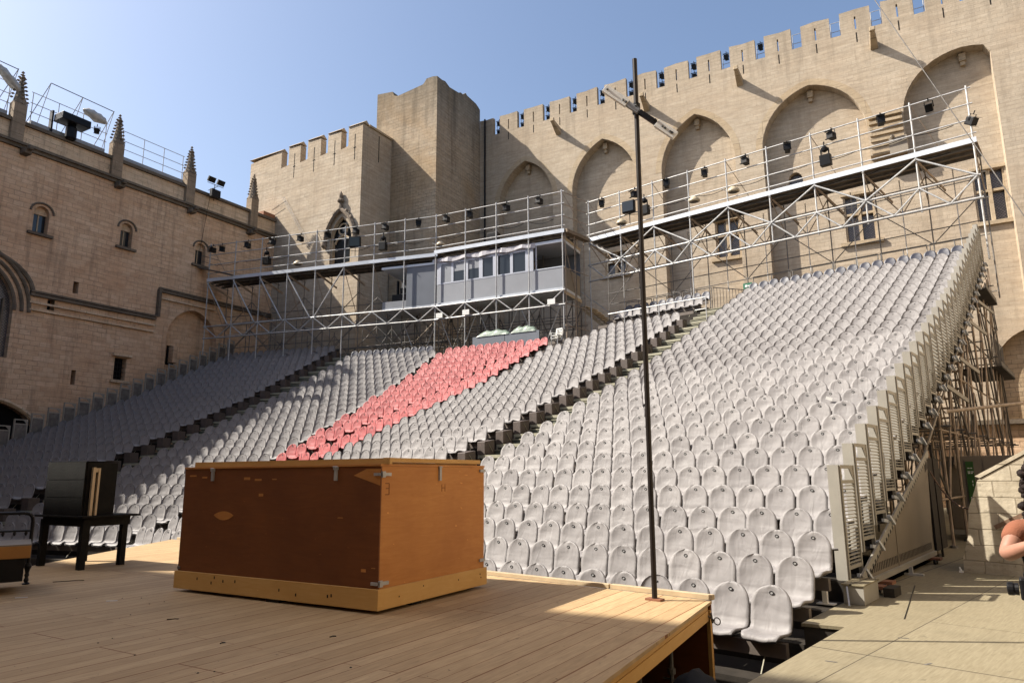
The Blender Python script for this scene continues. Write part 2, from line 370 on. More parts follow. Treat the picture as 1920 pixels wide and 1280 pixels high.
# ------------------------------------------------------------------ palace
fb = lambda D: (lambda u, z, d: (u, D+d, z))         # plane of constant b, depth away
fa = lambda A: (lambda u, z, d: (A-d, u, z))         # plane of constant a (face looks towards +a), depth away
def arch(a0, a1, zs, za, n=10, pointed=True):
    """points over an arch from left spring to right spring"""
    pts = []; c = (a0+a1)/2; hw = (a1-a0)/2; h = za-zs
    if pointed:
        # two arcs meeting at the apex
        rr = (hw*hw+h*h)/(2*hw) if h > hw else hw*1.0
        if h > hw:
            t1 = math.asin(min(1, h/rr))
            for i in range(n+1):
                t = t1*i/n; pts.append((a0+rr-rr*math.cos(t), zs+rr*math.sin(t)))
            for i in range(n-1, -1, -1):
                t = t1*i/n; pts.append((a1-rr+rr*math.cos(t), zs+rr*math.sin(t)))
            return pts
    for i in range(2*n+1):
        t = PI-PI*i/(2*n); x = math.cos(t)
        pk = h*(math.sin(t)*.86+.14*(1-abs(x))) if pointed else h*math.sin(t)
        pts.append((c+hw*x, zs+pk))
    return pts
AR = [(-25.10, -20.35, 22.3, 25.7), (-18.74, -13.72, 22.2, 25.85), (-11.92, -6.95, 22.2, 25.9), (-5.20, .84, 22.2, 25.85), (2.78, 9.3, 22.4, 25.75)]
gw = thing("palace_wall", "tall pale limestone courtyard wall with battlements and five deep pointed arches", "wall", PAL @ Vector((-8, 36.5, 0)), R(10))
out = [(-26.9, -1.0)]
out += [(AR[0][0], -1.0)]+arch(*AR[0])+[(AR[0][1], -1.0)]
for A in AR[1:3]: out += [(A[0], -1.0)]+arch(*A)+[(A[1], -1.0)]
out += [(AR[3][0], -1.0)]+arch(*AR[3])+[(.84, 22.9), (.86, 20.3), (2.78, 20.3)]
ar5 = [p for p in arch(*AR[4]) if p[0] < 7.3]
out += ar5+[(7.34, 25.05), (7.34, -1.0), (30, -1.0), (30, 28.55), (-26.9, 28.55)]
top = [(30, 30.05)]
cren = [-25.58, -23.36, -21.08, -18.80, -16.53, -14.26, -11.99, -9.68, -7.45, -5.20, -2.94, -.65, 1.65, 3.93, 6.25, 8.5, 10.8, 13.1, 15.4, 17.7]
for cX in reversed(cren):
    for px, zt in ((cX+.6, 1), (cX+.6, 0), (cX, 0), (cX, 1)):
        top.append((px, (30.05+rnd.uniform(-.07, .07)) if zt else 28.6+rnd.uniform(-.02, .02)))
        if zt and px == cX:
            top.append((cX-.8+rnd.uniform(-.2, .2), 30.0+rnd.uniform(-.08, .12)))
top = [(-26.86, 30.15), (-26.86, 28.551), (30, 28.551)]+top
f_ = MB(PAL).poly(out, fb(36.5), 0, .768)
facade = f_.build("wall_front", 'stone', gw)
shl = []
for i in range(len(cren)-1):
    c_ = (cren[i]+.6+cren[i+1])/2
    if c_ < 9: shl.append([(c_-.045, 28.75), (c_+.045, 28.75), (c_+.045, 29.6), (c_-.045, 29.6)])
MB(PAL).poly(top, fb(36.5), 0, .30, shl).build("battlement", 'stone', gw)
# back sheet of the recesses with window openings
wins = [(-16.62, -15.0, 15.7, 17.3), (-8.72, -7.12, 15.7, 18.2), (-.92, .74, 15.4, 18.3), (5.74, 7.26, 15.4, 18.4)]
holes = [[(x0, z0), (x1, z0), (x1, z1), (x0, z1)] for x0, x1, z0, z1 in wins]
sm = [(-3.92, 19.0)]+arch(-3.92, -3.06, 20.0, 20.55, 5, False)+[(-3.06, 19.0)]
dr = [(5.62, 4.2)]+arch(5.62, 8.8, 7.0, 9.2, 8)+[(8.8, 4.2)]
MB(PAL).poly([(-26.9, -1), (30, -1), (30, 27), (-26.9, 27)], fb(37.27), 0, .55, holes+[sm, dr]).build("recess_wall", 'stone', gw)
MB(PAL).box(-26.8, 30, 37.83, 38.4, -1, 27.0).build("wall_core", 'stone', gw)
for k, (x0, x1, z0, z1) in enumerate(wins):
    g = MB(PAL).box(x0, x1, 37.6, 37.64, z0, z1).build("window", 'leaded', gw)
    fr = MB(PAL); t = .14; xm = (x0+x1)/2; zm = z0+(z1-z0)*.60
    fr.box(xm-.09, xm+.09, 37.30, 37.58, z0, z1); fr.box(x0, xm-.091, 37.34, 37.56, zm-.07, zm+.07); fr.box(xm+.091, x1, 37.34, 37.56, zm-.07, zm+.07)
    fr.box(x0, x0+.10, 37.32, 37.57, z0, z1); fr.box(x1-.10, x1, 37.32, 37.57, z0, z1)
    fr.build("window_frame", 'stone_trim', g)
    MB(PAL).box(x0-.32, x1+.32, 37.10, 37.266, z0-.24, z0-.02).build("sill", 'stone_trim', g)
    MB(PAL).box(x0-.12, x1+.12, 37.16, 37.266, z1+.02, z1+.2).build("lintel", 'stone_trim', g)
MB(PAL).box(-3.9, -3.08, 37.62, 37.66, 19.0, 20.6).build("window", 'leaded', gw)
MB(PAL).box(5.5, 9, 37.72, 37.76, 4.1, 9.3).build("doorway_recess", 'stone_t1', gw)
# corbelled underside between the last two arches
cb_ = MB(PAL)
for i in range(6): cb_.box(.90+.0*i, 2.74, 36.52+.11*i, 36.52+.11*i+.6, 20.28-.0, 20.27)
cb_ = MB(PAL)
for i in range(7):
    z1 = 22.7-i*.36
    cb_.box(.95, 2.70, 36.24+.035*i, 36.49, z1-.17, z1)
cb_.build("corbel_mouldings", 'stone_trim', gw)
for A in AR:      # keystone corbels at the crown of each arch
    c = (A[0]+A[1])/2
    k = MB(PAL); k.box(c-.17, c+.17, 36.95, 37.265, A[3]-.60, A[3]-.16); k.box(c-.12, c+.12, 37.05, 37.265, A[3]-.85, A[3]-.601); k.build("arch_corbel", 'stone_trim', gw)
for A in AR[:4]:  # arch voussoir ring, 3 mm proud
    ring_o = arch(A[0]-.02, A[1]+.02, A[2], A[3]+.02); 
    o2 = arch(A[0]-.42, A[1]+.42, A[2], A[3]+.42)
    v_ = MB(PAL).poly(o2+list(reversed(ring_o)), fb(36.5), -.006, -.001); v_.build("arch_ring", 'stone_trim', gw)
sl_ = MB(PAL)
for i in range(len(cren)-1):
    c = (cren[i]+.6+cren[i+1])/2
    if c < 9: sl_.box(c-.03, c+.03, 36.492, 36.499, 27.85, 28.5)
sl_.build("arrow_slits", 'black_hole', gw)
for (c, z) in ((-19.75, 27.35), (-12.75, 27.3), (-6.3, 27.3), (1.68, 27.3)):
    g = MB(PAL); 
    L = 1.05
    g.add([(c-.22, 36.5, z-.28), (c+.22, 36.5, z-.28), (c+.22, 36.5, z+.22), (c-.22, 36.5, z+.22),
           (c-.13, 36.5-L, z+.30), (c+.13, 36.5-L, z+.30), (c+.13, 36.5-L, z+.52), (c-.13, 36.5-L, z+.52)],
          [(0, 1, 2, 3), (7, 6, 5, 4), (0, 4, 5, 1), (1, 5, 6, 2), (2, 6, 7, 3), (3, 7, 4, 0)])
    g.box(c-.16, c+.16, 36.5-L-.12, 36.5-L+.05, z+.34, z+.62)
    g.build("gargoyle", 'stone_trim', gw, bevel=.04)
tag(MB(PAL).tube((-26.3, 36.36, 30.1), (-26.3, 36.36, 14.5), .07).build("drain_pipe", 'black'), "thin black drain pipe running down the wall beside the ruined tower", "pipe")

# low stone gallery under the right hand door
lg = thing("stone_gallery", "low dark stone gallery at the foot of the wall behind the seating scaffold", "gallery", PAL @ Vector((10, 34, 0)), R(10))
MB(PAL).box(1.5, 30, 33.6, 36.49, -.1, 4.0).build("wall", 'stone_left', lg)
MB(PAL).box(1.3, 30, 33.3, 36.48, 4.004, 4.22).build("coping", 'stone_dark', lg)

# ruined tower
t1 = thing("ruined_tower", "tallest square tower with a ragged weathered top and no battlements", "tower", PAL @ Vector((-30, 33, 0)), R(10))
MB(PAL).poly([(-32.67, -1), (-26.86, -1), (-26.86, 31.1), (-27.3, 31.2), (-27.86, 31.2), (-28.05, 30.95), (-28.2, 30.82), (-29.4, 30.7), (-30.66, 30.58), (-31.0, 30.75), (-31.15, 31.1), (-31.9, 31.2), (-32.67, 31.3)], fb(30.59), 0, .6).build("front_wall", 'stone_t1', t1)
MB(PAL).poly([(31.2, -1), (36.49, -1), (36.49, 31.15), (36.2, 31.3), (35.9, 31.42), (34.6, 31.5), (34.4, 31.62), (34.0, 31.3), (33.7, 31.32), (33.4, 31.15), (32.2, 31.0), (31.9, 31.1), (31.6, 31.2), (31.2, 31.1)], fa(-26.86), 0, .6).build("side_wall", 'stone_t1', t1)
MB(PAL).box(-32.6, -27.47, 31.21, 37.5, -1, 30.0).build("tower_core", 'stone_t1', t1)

# crenellated tower
t2 = thing("crenellated_tower", "lower pale stone tower with four crenels and a gothic window beside the ruined tower", "tower", PAL @ Vector((-37, 29, 0)), R(10))
tp = [(-43.0, -1), (-31.08, -1), (-31.08, 26.95)]
for c0, c1 in reversed(((-39.45, -38.66), (-37.38, -36.6), (-35.24, -34.5), (-33.18, -32.45))):
    tp += [(c1, 26.95), (c1, 25.5), (c0, 25.4), (c0, 26.85)]
tp += [(-43.0, 26.6)]
gh = [(-33.85, 16.6)]+arch(-33.85, -31.80, 18.35, 20.15, 8)+[(-31.80, 16.6)]
MB(PAL).poly(tp, fb(27.35), 0, .55, [gh]).build("front_wall", 'stone_t2', t2)
MB(PAL).box(-31.68, -31.081, 27.91, 30.58, -1, 26.95).build("side_wall", 'stone_t2', t2)
MB(PAL).box(-42.9, -31.69, 28.3, 30.58, -1, 25.2).build("tower_core", 'stone_t2', t2)
cp = MB(PAL)
def coping(m_, u0, u1, z):
    m_.add([(u0, 27.27, z-.02), (u1, 27.27, z-.02), (u1, 27.98, z-.02), (u0, 27.98, z-.02), (u0, 27.62, z+.26), (u1, 27.62, z+.26)], [(0, 1, 2, 3), (0, 4, 5, 1), (3, 2, 5, 4), (0, 3, 4), (1, 5, 2)])
for u0, u1 in ((-43.1, -39.45), (-38.66, -37.38), (-36.6, -35.24), (-34.5, -33.18), (-32.45, -30.98)): coping(cp, u0, u1, 27.0 if u0 > -43 else 26.9)
cp.box(-31.78, -30.98, 27.985, 30.57, 26.96, 27.12)
cp.build("coping", 'stone_trim', t2)
sl_ = MB(PAL)
for c in (-38.0, -35.9, -33.8, -31.8): sl_.box(c-.03, c+.03, 27.342, 27.349, 24.3, 26.3); sl_.box(c-.12, c+.12, 27.342, 27.349, 25.2, 25.27)
sl_.box(-31.079, -31.07, 29.1, 29.17, 24.6, 26.7)
sl_.build("arrow_slits", 'black_hole', t2)
g = MB(PAL).box(-33.9, -31.7, 27.72, 27.76, 16.5, 20.2).build("window", 'glass', t2)
fr = MB(PAL)
fr.path([(u, 27.55, z) for u, z in arch(-33.80, -31.85, 18.35, 20.08, 8)], .07)
fr.path([(u, 27.60, z) for u, z in arch(-33.55, -32.1, 18.2, 18.75, 6)], .07)
fr.path([(-32.83+.42*math.cos(t*PI/6), 27.58, 19.25+.42*math.sin(t*PI/6)) for t in range(13)], .06)
fr.box(-33.83, -33.68, 27.45, 27.7, 16.6, 18.4); fr.box(-31.97, -31.82, 27.45, 27.7, 16.6, 18.4); fr.build("tracery", 'stone_trim', g)
hd = MB(PAL)
hp = arch(-34.25, -31.40, 18.3, 20.65, 8)
hd.path([(u, 27.2, z) for u, z in hp], .16)
for i, (u, z) in enumerate(hp):
    if i % 2 == 0: hd.lathe((u, 27.2, z+.12), [(.02, -.1), (.15, 0), (.1, .14), (.02, .24)], 6)
hd.lathe((-32.82, 27.2, 20.6), [(.2, 0), (.14, .3), (.1, .5), (.26, .62), (.26, .74), (.12, .84), (.14, 1.1), (.12, 1.25), (.02, 1.42)], 8)
hd.lathe((-34.3, 27.2, 18.05), [(.05, -.15), (.22, .05), (.2, .25)], 8); hd.lathe((-31.35, 27.2, 18.05), [(.05, -.15), (.22, .05), (.2, .25)], 8)
hd.build("hood_mould", 'spire', t2)

# left wing of the palace
lw = thing("left_palace_wing", "long brown shaded palace wing with arched windows at the left of the courtyard", "building", PAL @ Vector((-39.7, 8, 0)), R(10))
H = []
def rect(u0, u1, z0, z1): return [(u0, z0), (u1, z0), (u1, z1), (u0, z1)]
lwin = [(10.62, 11.42, 15.15, 16.75), (15.52, 16.28, 15.72, 17.3), (20.72, 21.5, 15.95, 17.5)]
for u0, u1, z0, z1 in lwin: H.append([(u0, z0)]+arch(u0, u1, z1-.42, z1, 5, False)+[(u1, z0)])
slits = [(13.12, 13.42, 12.2, 12.9), (11.86, 12.24, 10.95, 11.6), (19.72, 20.02, 9.05, 10.1), (13.55, 13.8, 6.95, 7.78)]
for q in slits: H.append(rect(*q))
H.append(rect(15.95, 16.68, 7.5, 8.85))
H.append([(7.0, 8.0)]+arch(7.0, 10.2, 10.6, 13.0, 8)+[(10.2, 8.0)])
H.append([(6.0, -.5)]+arch(6.0, 12.4, 3.2, 5.75, 8, False)+[(12.4, -.5)])
H.append([(19.15, 8.3)]+arch(19.15, 22.9, 10.6, 12.75, 8)+[(22.9, 8.3)])
MB(PAL).poly([(-22, -1), (27.34, -1), (27.34, 19.9), (-22, 19.9)], fa(-39.7), 0, .6, H).build("wall", 'stone_left', lw)
MB(PAL).box(-42, -39.72, -22, 27.34, 19.93, 21.0).build("parapet", 'stone_left_up', lw)
MB(PAL).box(-42, -40.31, -22, 27.34, -1, 19.9).build("wall_core", 'stone_left', lw)
for (u0, u1, z0, z1) in lwin:
    wdw = MB(PAL).box(-40.12, -40.08, u0+.02, u1-.02, z0, z1-.45).build("window", 'glass', lw)
    MB(PAL).box(-40.09, -40.04, (u0+u1)/2-.03, (u0+u1)/2+.03, z0, z1-.45).build("mullion", 'stone_trim', wdw)
    MB(PAL).box(-40.2, -40.0, u0, u1, z1-.445, z1).build("tympanum", 'stone_left_up', wdw)
    MB(PAL).path([(-39.66, u, z) for u, z in arch(u0-.2, u1+.2, z1-.38, z1+.16, 6, False)], .06).build("hood_mould", 'stone_dark', wdw)
    MB(PAL).box(-39.69, -39.5, u0-.25, u1+.25, z0-.16, z0-.01).build("sill", 'stone_dark', wdw)
wdw = MB(PAL).box(-40.15, -40.1, 15.95, 16.68, 7.5, 8.85).build("window", 'black_hole', lw)
bars = MB(PAL)
for i in range(1, 4): bars.tube((-39.95, 15.95+.18*i, 7.5), (-39.95, 15.95+.18*i, 8.85), .018)
for i in range(1, 5): bars.tube((-39.95, 15.95, 7.5+.27*i), (-39.95, 16.68, 7.5+.27*i), .018)
bars.build("window_bars", 'black', wdw)
MB(PAL).box(-39.69, -39.52, 15.75, 16.9, 7.33, 7.49).build("sill", 'stone_left_up', wdw)
MB(PAL).box(-39.69, -39.48, 15.75, 16.9, 8.92, 9.08).build("lintel", 'stone_left_up', wdw)
for q in slits: MB(PAL).box(-40.3, -40.2, q[0]-.1, q[1]+.1, q[2]-.1, q[3]+.1).build("slit_window", 'black_hole', lw)
MB(PAL).box(-40.3, -40.18, 5.9, 12.5, -.6, 5.9).build("dark_archway", 'black_hole', lw)
MB(PAL).path([(-39.68, u, z) for u, z in arch(5.85, 12.55, 3.2, 5.9, 8, False)], .12).build("archway_ring", 'stone_left_up', lw)
gwd = MB(PAL).box(-40.1, -40.05, 6.9, 10.25, 7.9, 13.1).build("window", 'leaded', lw)
fr = MB(PAL)
for d in (0, .35, .7): fr.path([(-39.66+.1*(d-.3), u, z) for u, z in arch(6.95-d, 10.25+d, 10.6, 13.05+d, 9)], .10)
for u in (8.0, 8.6, 9.2, 9.8): fr.box(-40.04, -39.9, u-.05, u+.05, 8.0, 11.2)
fr.build("window_mouldings", 'stone_dark', gwd)
MB(PAL).path([(-39.62, u, z) for u, z in arch(5.9, 11.3-.25, 11.6, 13.6, 9) if u > 6], .12).build("drip_mould", 'stone_dark', lw)
st_ = MB(PAL)
def course(m_, u0, u1, z): m_.box(-39.69, -39.45, u0, u1, z+.03, z+.13); m_.box(-39.69, -39.5, u0, u1, z-.16, z-.001)
course(st_, 10.9, 18.25, 11.72); course(st_, 18.3, 27.3, 13.6); st_.box(-39.69, -39.42, 18.25, 18.42, 11.8, 13.6)
st_.build("string_course", 'stone_dark', lw)
st_ = MB(PAL); st_.box(-39.69, -39.53, 10.9, 18.2, 11.15, 11.26); st_.box(-39.69, -39.53, 10.9, 18.2, 10.75, 10.84); st_.box(-39.69, -39.53, 18.5, 22.5, 13.0, 13.1)
st_.build("lower_mouldings", 'stone_left_up', lw)
cn = MB(PAL); cn.box(-39.71, -39.38, -22, 27.33, 19.78, 19.92); cn.box(-39.71, -39.52, -22, 27.33, 19.6, 19.779); cn.build("cornice", 'stone_dark', lw)
cn = MB(PAL); cn.box(-42.1, -39.55, -22, 27.33, 21.004, 21.2); cn.build("coping", 'stone_dark', lw)
for u in (15.0, 20.0, 9.7, 24.9):
    g = MB(PAL); g.box(-39.69, -39.1, u-.2, u+.2, 19.25, 19.6); g.box(-39.1, -38.8, u-.12, u+.12, 19.42, 19.68); g.build("gargoyle", 'stone_dark', lw, bevel=.06)
for u in (9.2, 14.78, 19.85, 25.15):
    p = MB(PAL); a0 = -39.62
    p.box(a0-.42, a0+.16, u-.32, u+.32, 19.93, 22.1)
    pn = p.build("pinnacle", 'stone_pinn', lw)
    s2 = MB(PAL)
    for (dx, dy) in ((.17, 0), (-.43, 0)):
        s2.add([(a0+dx, u-.34, 22.1), (a0+dx, u+.34, 22.1), (a0+dx, u, 22.75), (a0-.13, u-.1, 22.4), (a0-.13, u+.1, 22.4), (a0-.13, u, 22.8)], [(0, 1, 2), (3, 5, 4), (0, 3, 4, 1), (1, 4, 5, 2), (2, 5, 3, 0)])
    n_ = 4; zt = 24.05
    s2.lathe((a0-.13, u, 22.1), [(.34, 0), (.02, zt-22.1-.12)], 8)
    for k in range(7):
        z = 22.4+k*.22; rr = .40*(1-(z-22.1)/(zt-22.1))+.07
        for q in range(4):
            t = q*PI/2; s2.lathe((a0-.13+rr*math.cos(t), u+rr*math.sin(t), z), [(.02, -.06), (.10, .0), (.06, .05), (.01, .07)], 5)
    s2.lathe((a0-.13, u, zt-.2), [(.04, 0), (.13, .05), (.04, .1), (.03, .16), (.10, .2), (.02, .3)], 6)
    s2.build("crocketed_spire", 'spire', pn)

# palace wing that closes the near side of the court (behind the camera; it shades the stage)
rr2 = thing("right_palace_wing", "pale stone palace wing closing the right side of the court beyond the frame", "building", PAL @ Vector((13, 5, 0)), R(10))
MB(PAL).box(9.0, 16, -16, 30.0, -.1, 21).build("wall", 'stone', rr2)
rr3 = thing("near_palace_range", "lower pale stone range behind the photographer closing the court", "building", PAL @ Vector((-5, -14, 0)), R(10))
MB(PAL).box(-19.2, 8.9, -16, -11.9, -1, 14.0).build("wall", 'stone', rr3)
rw = thing("near_palace_wing", "plain pale stone palace wing closing the near side of the court behind the stage", "building", PAL @ Vector((-35, -13, 0)), R(10))
MB(PAL).box(-60, -19.5, -16, -11.7, -1, 22.5).build("wall", 'stone', rw)
MB(PAL).box(-60.2, -19.3, -16.2, -11.5, 22.504, 22.8).build("coping", 'stone_dark', rw)

# ------------------------------------------------------------------ raked seating
RD = 0.83601
HZ = [None, .322, .577, .831, 1.101, 1.43, 1.768]
while len(HZ) < 20: HZ.append(HZ[-1]+.3443)
while len(HZ) < 33: HZ.append(HZ[-1]+.407)
FL = lambda j: HZ[j]-.85
CM = IDN
def c_pos(k, j): return (k*.5, j*RD, FL(j), 0.0)
def w_pos(i, j):
    e = (-math.cos(TH), -math.sin(TH)); n_ = (-math.sin(TH), math.cos(TH)); s = 16.525+.5*i; t = j*RD+6.70
    return (e[0]*s+n_[0]*t, e[1]*s+n_[1]*t, FL(j), TH)
TR = .1977
def r_pos(m_, j):
    e = (-math.cos(TR), -math.sin(TR)); n_ = (-math.sin(TR), math.cos(TR)); s = 18.36+.5*m_-.1148*j; t = j*RD+3.125
    return (e[0]*s+n_[0]*t, e[1]*s+n_[1]*t, FL(j), TR)

PROF = [(-.415, .405), (-.41, .44), (-.36, .462), (-.26, .458), (-.15, .446), (-.075, .452), (-.03, .49), (-.008, .55), (.004, .62), (.014, .69), (.024, .76), (.034, .82), (.042, .87), (.048, .91), (.052, .935)]
def seat_geo(nu=8, seed=0, back=True, prof=PROF):
    rr = random.Random(seed); vs = []; fs = []
    ph = [rr.uniform(0, 6) for _ in range(4)]
    def w_(i):
        y, z = prof[i]
        if z < .70 and i > 6: return .240
        if i <= 6: return (.185, .208, .222, .230, .235, .238, .240)[min(i, 6)]
        return .240*math.sqrt(max(.004, 1-((z-.70)/.237)**2.1))
    n = len(prof)
    for side in ((0, 1) if back else (0,)):
        for i, (y, z) in enumerate(prof):
            if prof is not PROF: idx = PROF.index((y, z))
            hw = w_(PROF.index((y, z)))
            for u in range(nu+1):
                t = -1+2*u/nu; x = hw*t
                cur = (1-t*t); cx_ = 1-(x/.24)**2
                yy, zz = y, z
                if i > n//2-1: yy += .035*cx_*min(1, (z-.5)/.2)-.02+.006*math.sin(ph[0]+z*22+t*2)*math.sin(ph[1]+t*5)
                else: zz += -.018*cur*(1 if i > 0 else .3)+.012*(t*t)+.004*math.sin(ph[2]+t*6+y*12)
                if side: 
                    if z > .5: yy += .030
                    else: zz -= .030
                vs.append((x, yy, zz))
    W_ = nu+1
    for i in range(n-1):
        for u in range(nu):
            a = i*W_+u; fs.append((a, a+1, a+W_+1, a+W_))
            if back:
                o = n*W_; fs.append((o+a, o+a+W_, o+a+W_+1, o+a+1))
    if back:
        o = n*W_
        rim = [i*W_ for i in range(n)]+[(n-1)*W_+u for u in range(1, W_)]+[i*W_+nu for i in range(n-2, -1, -1)]+[u for u in range(nu-1, 0, -1)]
        for p, q in zip(rim, rim[1:]+rim[:1]): fs.append((p, o+p, o+q, q))
    return vs, fs
def seat_proto(name, label, matn, seed):
    t = thing(name, label, "chair")
    vs, fs = seat_geo(10, seed); mb = MB(); mb.add(vs, fs)
    c = mb.build("seat_cover", matn, t, smooth=True)
    ring = MB()
    N = 12
    for k in range(N):
        a0, a1 = 2*PI*k/N, 2*PI*(k+1)/N
        ring.tube((.023*math.cos(a0), .047, .85+.017*math.sin(a0)), (.023*math.cos(a1), .047, .85+.017*math.sin(a1)), .0055, 5, cap=False)
    ring.build("grip_ring", 'black', c)
    MB().lathe((0, .052, .85), [(.019, -.006), (.019, 0.0)], 10, 'Y').build("number_disc", 'galv', c)
    br = MB(); br.box(-.15, .15, -.30, -.05, .39, .412); br.box(-.17, -.14, -.34, .0, .40, .43); br.box(.14, .17, -.34, .0, .40, .43); br.box(-.16, -.13, .056, .08, .42, .72); br.box(.13, .16, .056, .08, .42, .72)
    br.build("bracket", 'boxbrown', t)
    kids(t); KIDS[c.name] = [o for o in bpy.data.objects if o.parent == c]
    return t
grey_p = [seat_proto("audience_chair", "x", 'fabric', s) for s in (1, 2, 3, 4)]
red_p = [seat_proto("red_audience_chair", "x", 'fabric_red', s) for s in (5, 6)]
first_used = {}
def put(proto, pos, label, group):
    if proto.name not in first_used: o = proto; first_used[proto.name] = 1
    else: o = copy_tree(proto)
    x, y, z, a = pos; o.location = (x, y, z); o.rotation_euler = (rnd.uniform(-.03, .02), rnd.uniform(-.012, .012), a+rnd.uniform(-.03, .03))
    WM[o.name] = Matrix.Translation((x, y, z)) @ Matrix.Rotation(a, 4, 'Z')
    o['label'] = label; o['group'] = group; o['category'] = 'chair'
    return o

grey = []   # (pos, block, j, n)
for j in range(1, 30):
    for k in range(0, -19, -1): grey.append((c_pos(k, j), 'right', j, -k+1))
    if j <= 26:
        for n_, k in enumerate(range(-23, -35, -1)):
            lim = {-31: 25, -32: 24, -33: 24, -34: 23}.get(k, 26)
            if j <= lim: grey.append(((k*.5-.03, j*RD, FL(j), 0), 'centre', j, n_+1))
for j in range(1, 26):
    for i in range(0, 12): grey.append((w_pos(i, j), 'second', j, i+1))
for j in range(1, 29):
    for i in range(0, 17):
        grey.append((w_pos(16.3+i, j), 'left', j, i+1))
for i in range(0, 10): grey.append((c_pos(-23-i, 29), 'centre', 29, i+1))
def seen(pos):
    x, y, z = to_px((pos[0], pos[1], pos[2]+.85))
    if z < 0 or x < -20 or x > 1940 or y > 1290: return False
    if 345 < x < 905 and 890 < y < 1140: return False      # behind the chest
    if x < 1230 and y > 1085 and x < 1290: return False
    return True
vis = sorted([g for g in grey if seen(g[0])], key=lambda g: (Vector(g[0][:3])-CAM).length)
near = vis[:300]; nearset = set(id(g) for g in near); far = [g for g in grey if id(g) not in nearset]
BN = {'right': "right block", 'centre': "middle block", 'second': "block left of the red seats", 'left': "far left block"}
BN = {k: v for k, v in BN.items()}
for q, (pos, blk, j, n_) in enumerate(near):
    put(grey_p[rnd.randrange(4)], pos, "light grey seat, %s row up, %s from the right in the %s" % (ORD[j], ORD[n_], BN[blk]), "grey covered seats on the raked stand")
mb = MB(); 
for pos, blk, j, n_ in far:
    vs, fs = seat_geo(6, rnd.randrange(50))
    T = Matrix.Translation(pos[:3]) @ Matrix.Rotation(pos[3]+rnd.uniform(-.02, .02), 4, 'Z')
    mb.add([T @ Vector(v_) for v_ in vs], fs)
tag(mb.build("far_stand_seats", 'fabric', smooth=True, recalc=False), "rows of smaller grey covered seats higher up and at the left of the stand", "seat", "grey covered seats on the raked stand", 'stuff')
mb = MB()
for pos, blk, j, n_ in far:
    T = Matrix.Translation(pos[:3]) @ Matrix.Rotation(pos[3], 4, 'Z')
    if pos[3] == 0 or True:
        ps = [T @ Vector((.024*math.cos(k*PI/3), .047, .85+.018*math.sin(k*PI/3))) for k in range(6)]
        qs = [T @ Vector((.014*math.cos(k*PI/3), .042, .85+.010*math.sin(k*PI/3))) for k in range(6)]
        mb.add(ps+qs, [(k, (k+1) % 6, 6+(k+1) % 6, 6+k) for k in range(6)])
tag(mb.build("far_seat_grip_rings", 'black', recalc=False), "small dark grip rings on the far grey seats", "grip rings", None, 'stuff')
# red seats
for j in range(6, 26):
    sh_ = -.05*max(0, j-10); L = [((k-.6)*.5+sh_, j*RD+sh_*.12, FL(j), 0) for k in (-35, -36, -37)]
    nl = int(round(1.3+(j-8)*.53)) if j >= 8 else 0
    L += [r_pos(m_, j) for m_ in range(nl)]
    for n_, pos in enumerate(L):
        if not seen(pos): continue
        put(red_p[rnd.randrange(2)], pos, "red covered seat, %s row up from the stage, %s from the right in its row" % (ORD[j], ORD[n_+1]), "red covered seats in the middle of the stand")
# navy uncovered seats at the very top
def navy_proto():
    t = thing("navy_audience_chair", "x", "chair"); vs, fs = seat_geo(8, 9); MB().add(vs, fs).build("seat_shell", 'navy', t, smooth=True)
    b_ = MB(); b_.box(-.15, .15, -.3, -.05, .39, .412); b_.build("bracket", 'black', t); kids(t); return t
nv = navy_proto()
for k in range(0, -19, -1): put(nv, (k*.5, 30*RD, FL(30)+.03, 0), "bare navy seat in the right block top row, %s from the right" % ORD[-k+1], "navy seats along the top row")
for k in range(-23, -33, -1): put(nv, (k*.5, 30*RD+.1, FL(30)+.05, 0), "bare navy seat behind the white rail, %s from the right end of its row" % ORD[-k-22], "navy seats along the top row")
for i in range(1, 12): put(nv, w_pos(i, 26), "bare navy seat under the scaffold left of the red seats, %s from the right" % ORD[i], "navy seats along the top row")

# the three timber and steel stands under the seats
def stand(name, label, loc, rz, frame, blocks, guard_x=None):
    t = thing(name, label, "seating stand", loc, rz)
    for (xa, xb, j0, j1, xs) in blocks:
        dk = MB(frame)
        for j in range(j0, j1+1):
            y = xs(j)
            lo = -1.0 if j == 1 else FL(j-1)-.03
            dk.box(xa(j), xb(j), y-.47, y+.366, FL(j)-.03, FL(j))
            dk.box(xa(j)+.01, xb(j)-.01, y-.47, y-.445, lo, FL(j)-.031)
        dk.build("tread_deck", 'tread', t)
        for j in range(j0, j1+1):
            y = xs(j)
            MB(frame).box(xa(j)+.02, xb(j)-.02, y-.30, y-.21, FL(j)+.22, FL(j)+.375).build("seat_rail", 'rail', t)
        lg_ = MB(frame)
        for j in range(j0, j1+1):
            y = xs(j); x = xa(j)+.25
            while x < xb(j): lg_.bar((x, y-.25, FL(j)+.22), (x, y-.40, FL(j)+.05), .012, .012); x += 1.0
        lg_.build("seat_struts", 'nosing', t)
    return t
def lin(v_): return lambda j: v_
cy = lambda j: j*RD
sr = stand("seating_stand", "right-hand raked stand carrying the large bank of grey seats", (-4.5, 12, 0), 0, IDN, [(lin(-9.26), lin(.27), 1, 30, cy)])
sc = stand("seating_stand", "middle raked stand with the red seats and the cream stepped aisle on its right", (-15, 12, 0), 0, IDN, [(lin(-19.05), lin(-11.22), 1, 26, cy), (lin(-16.7), lin(-11.22), 28, 30, cy)])
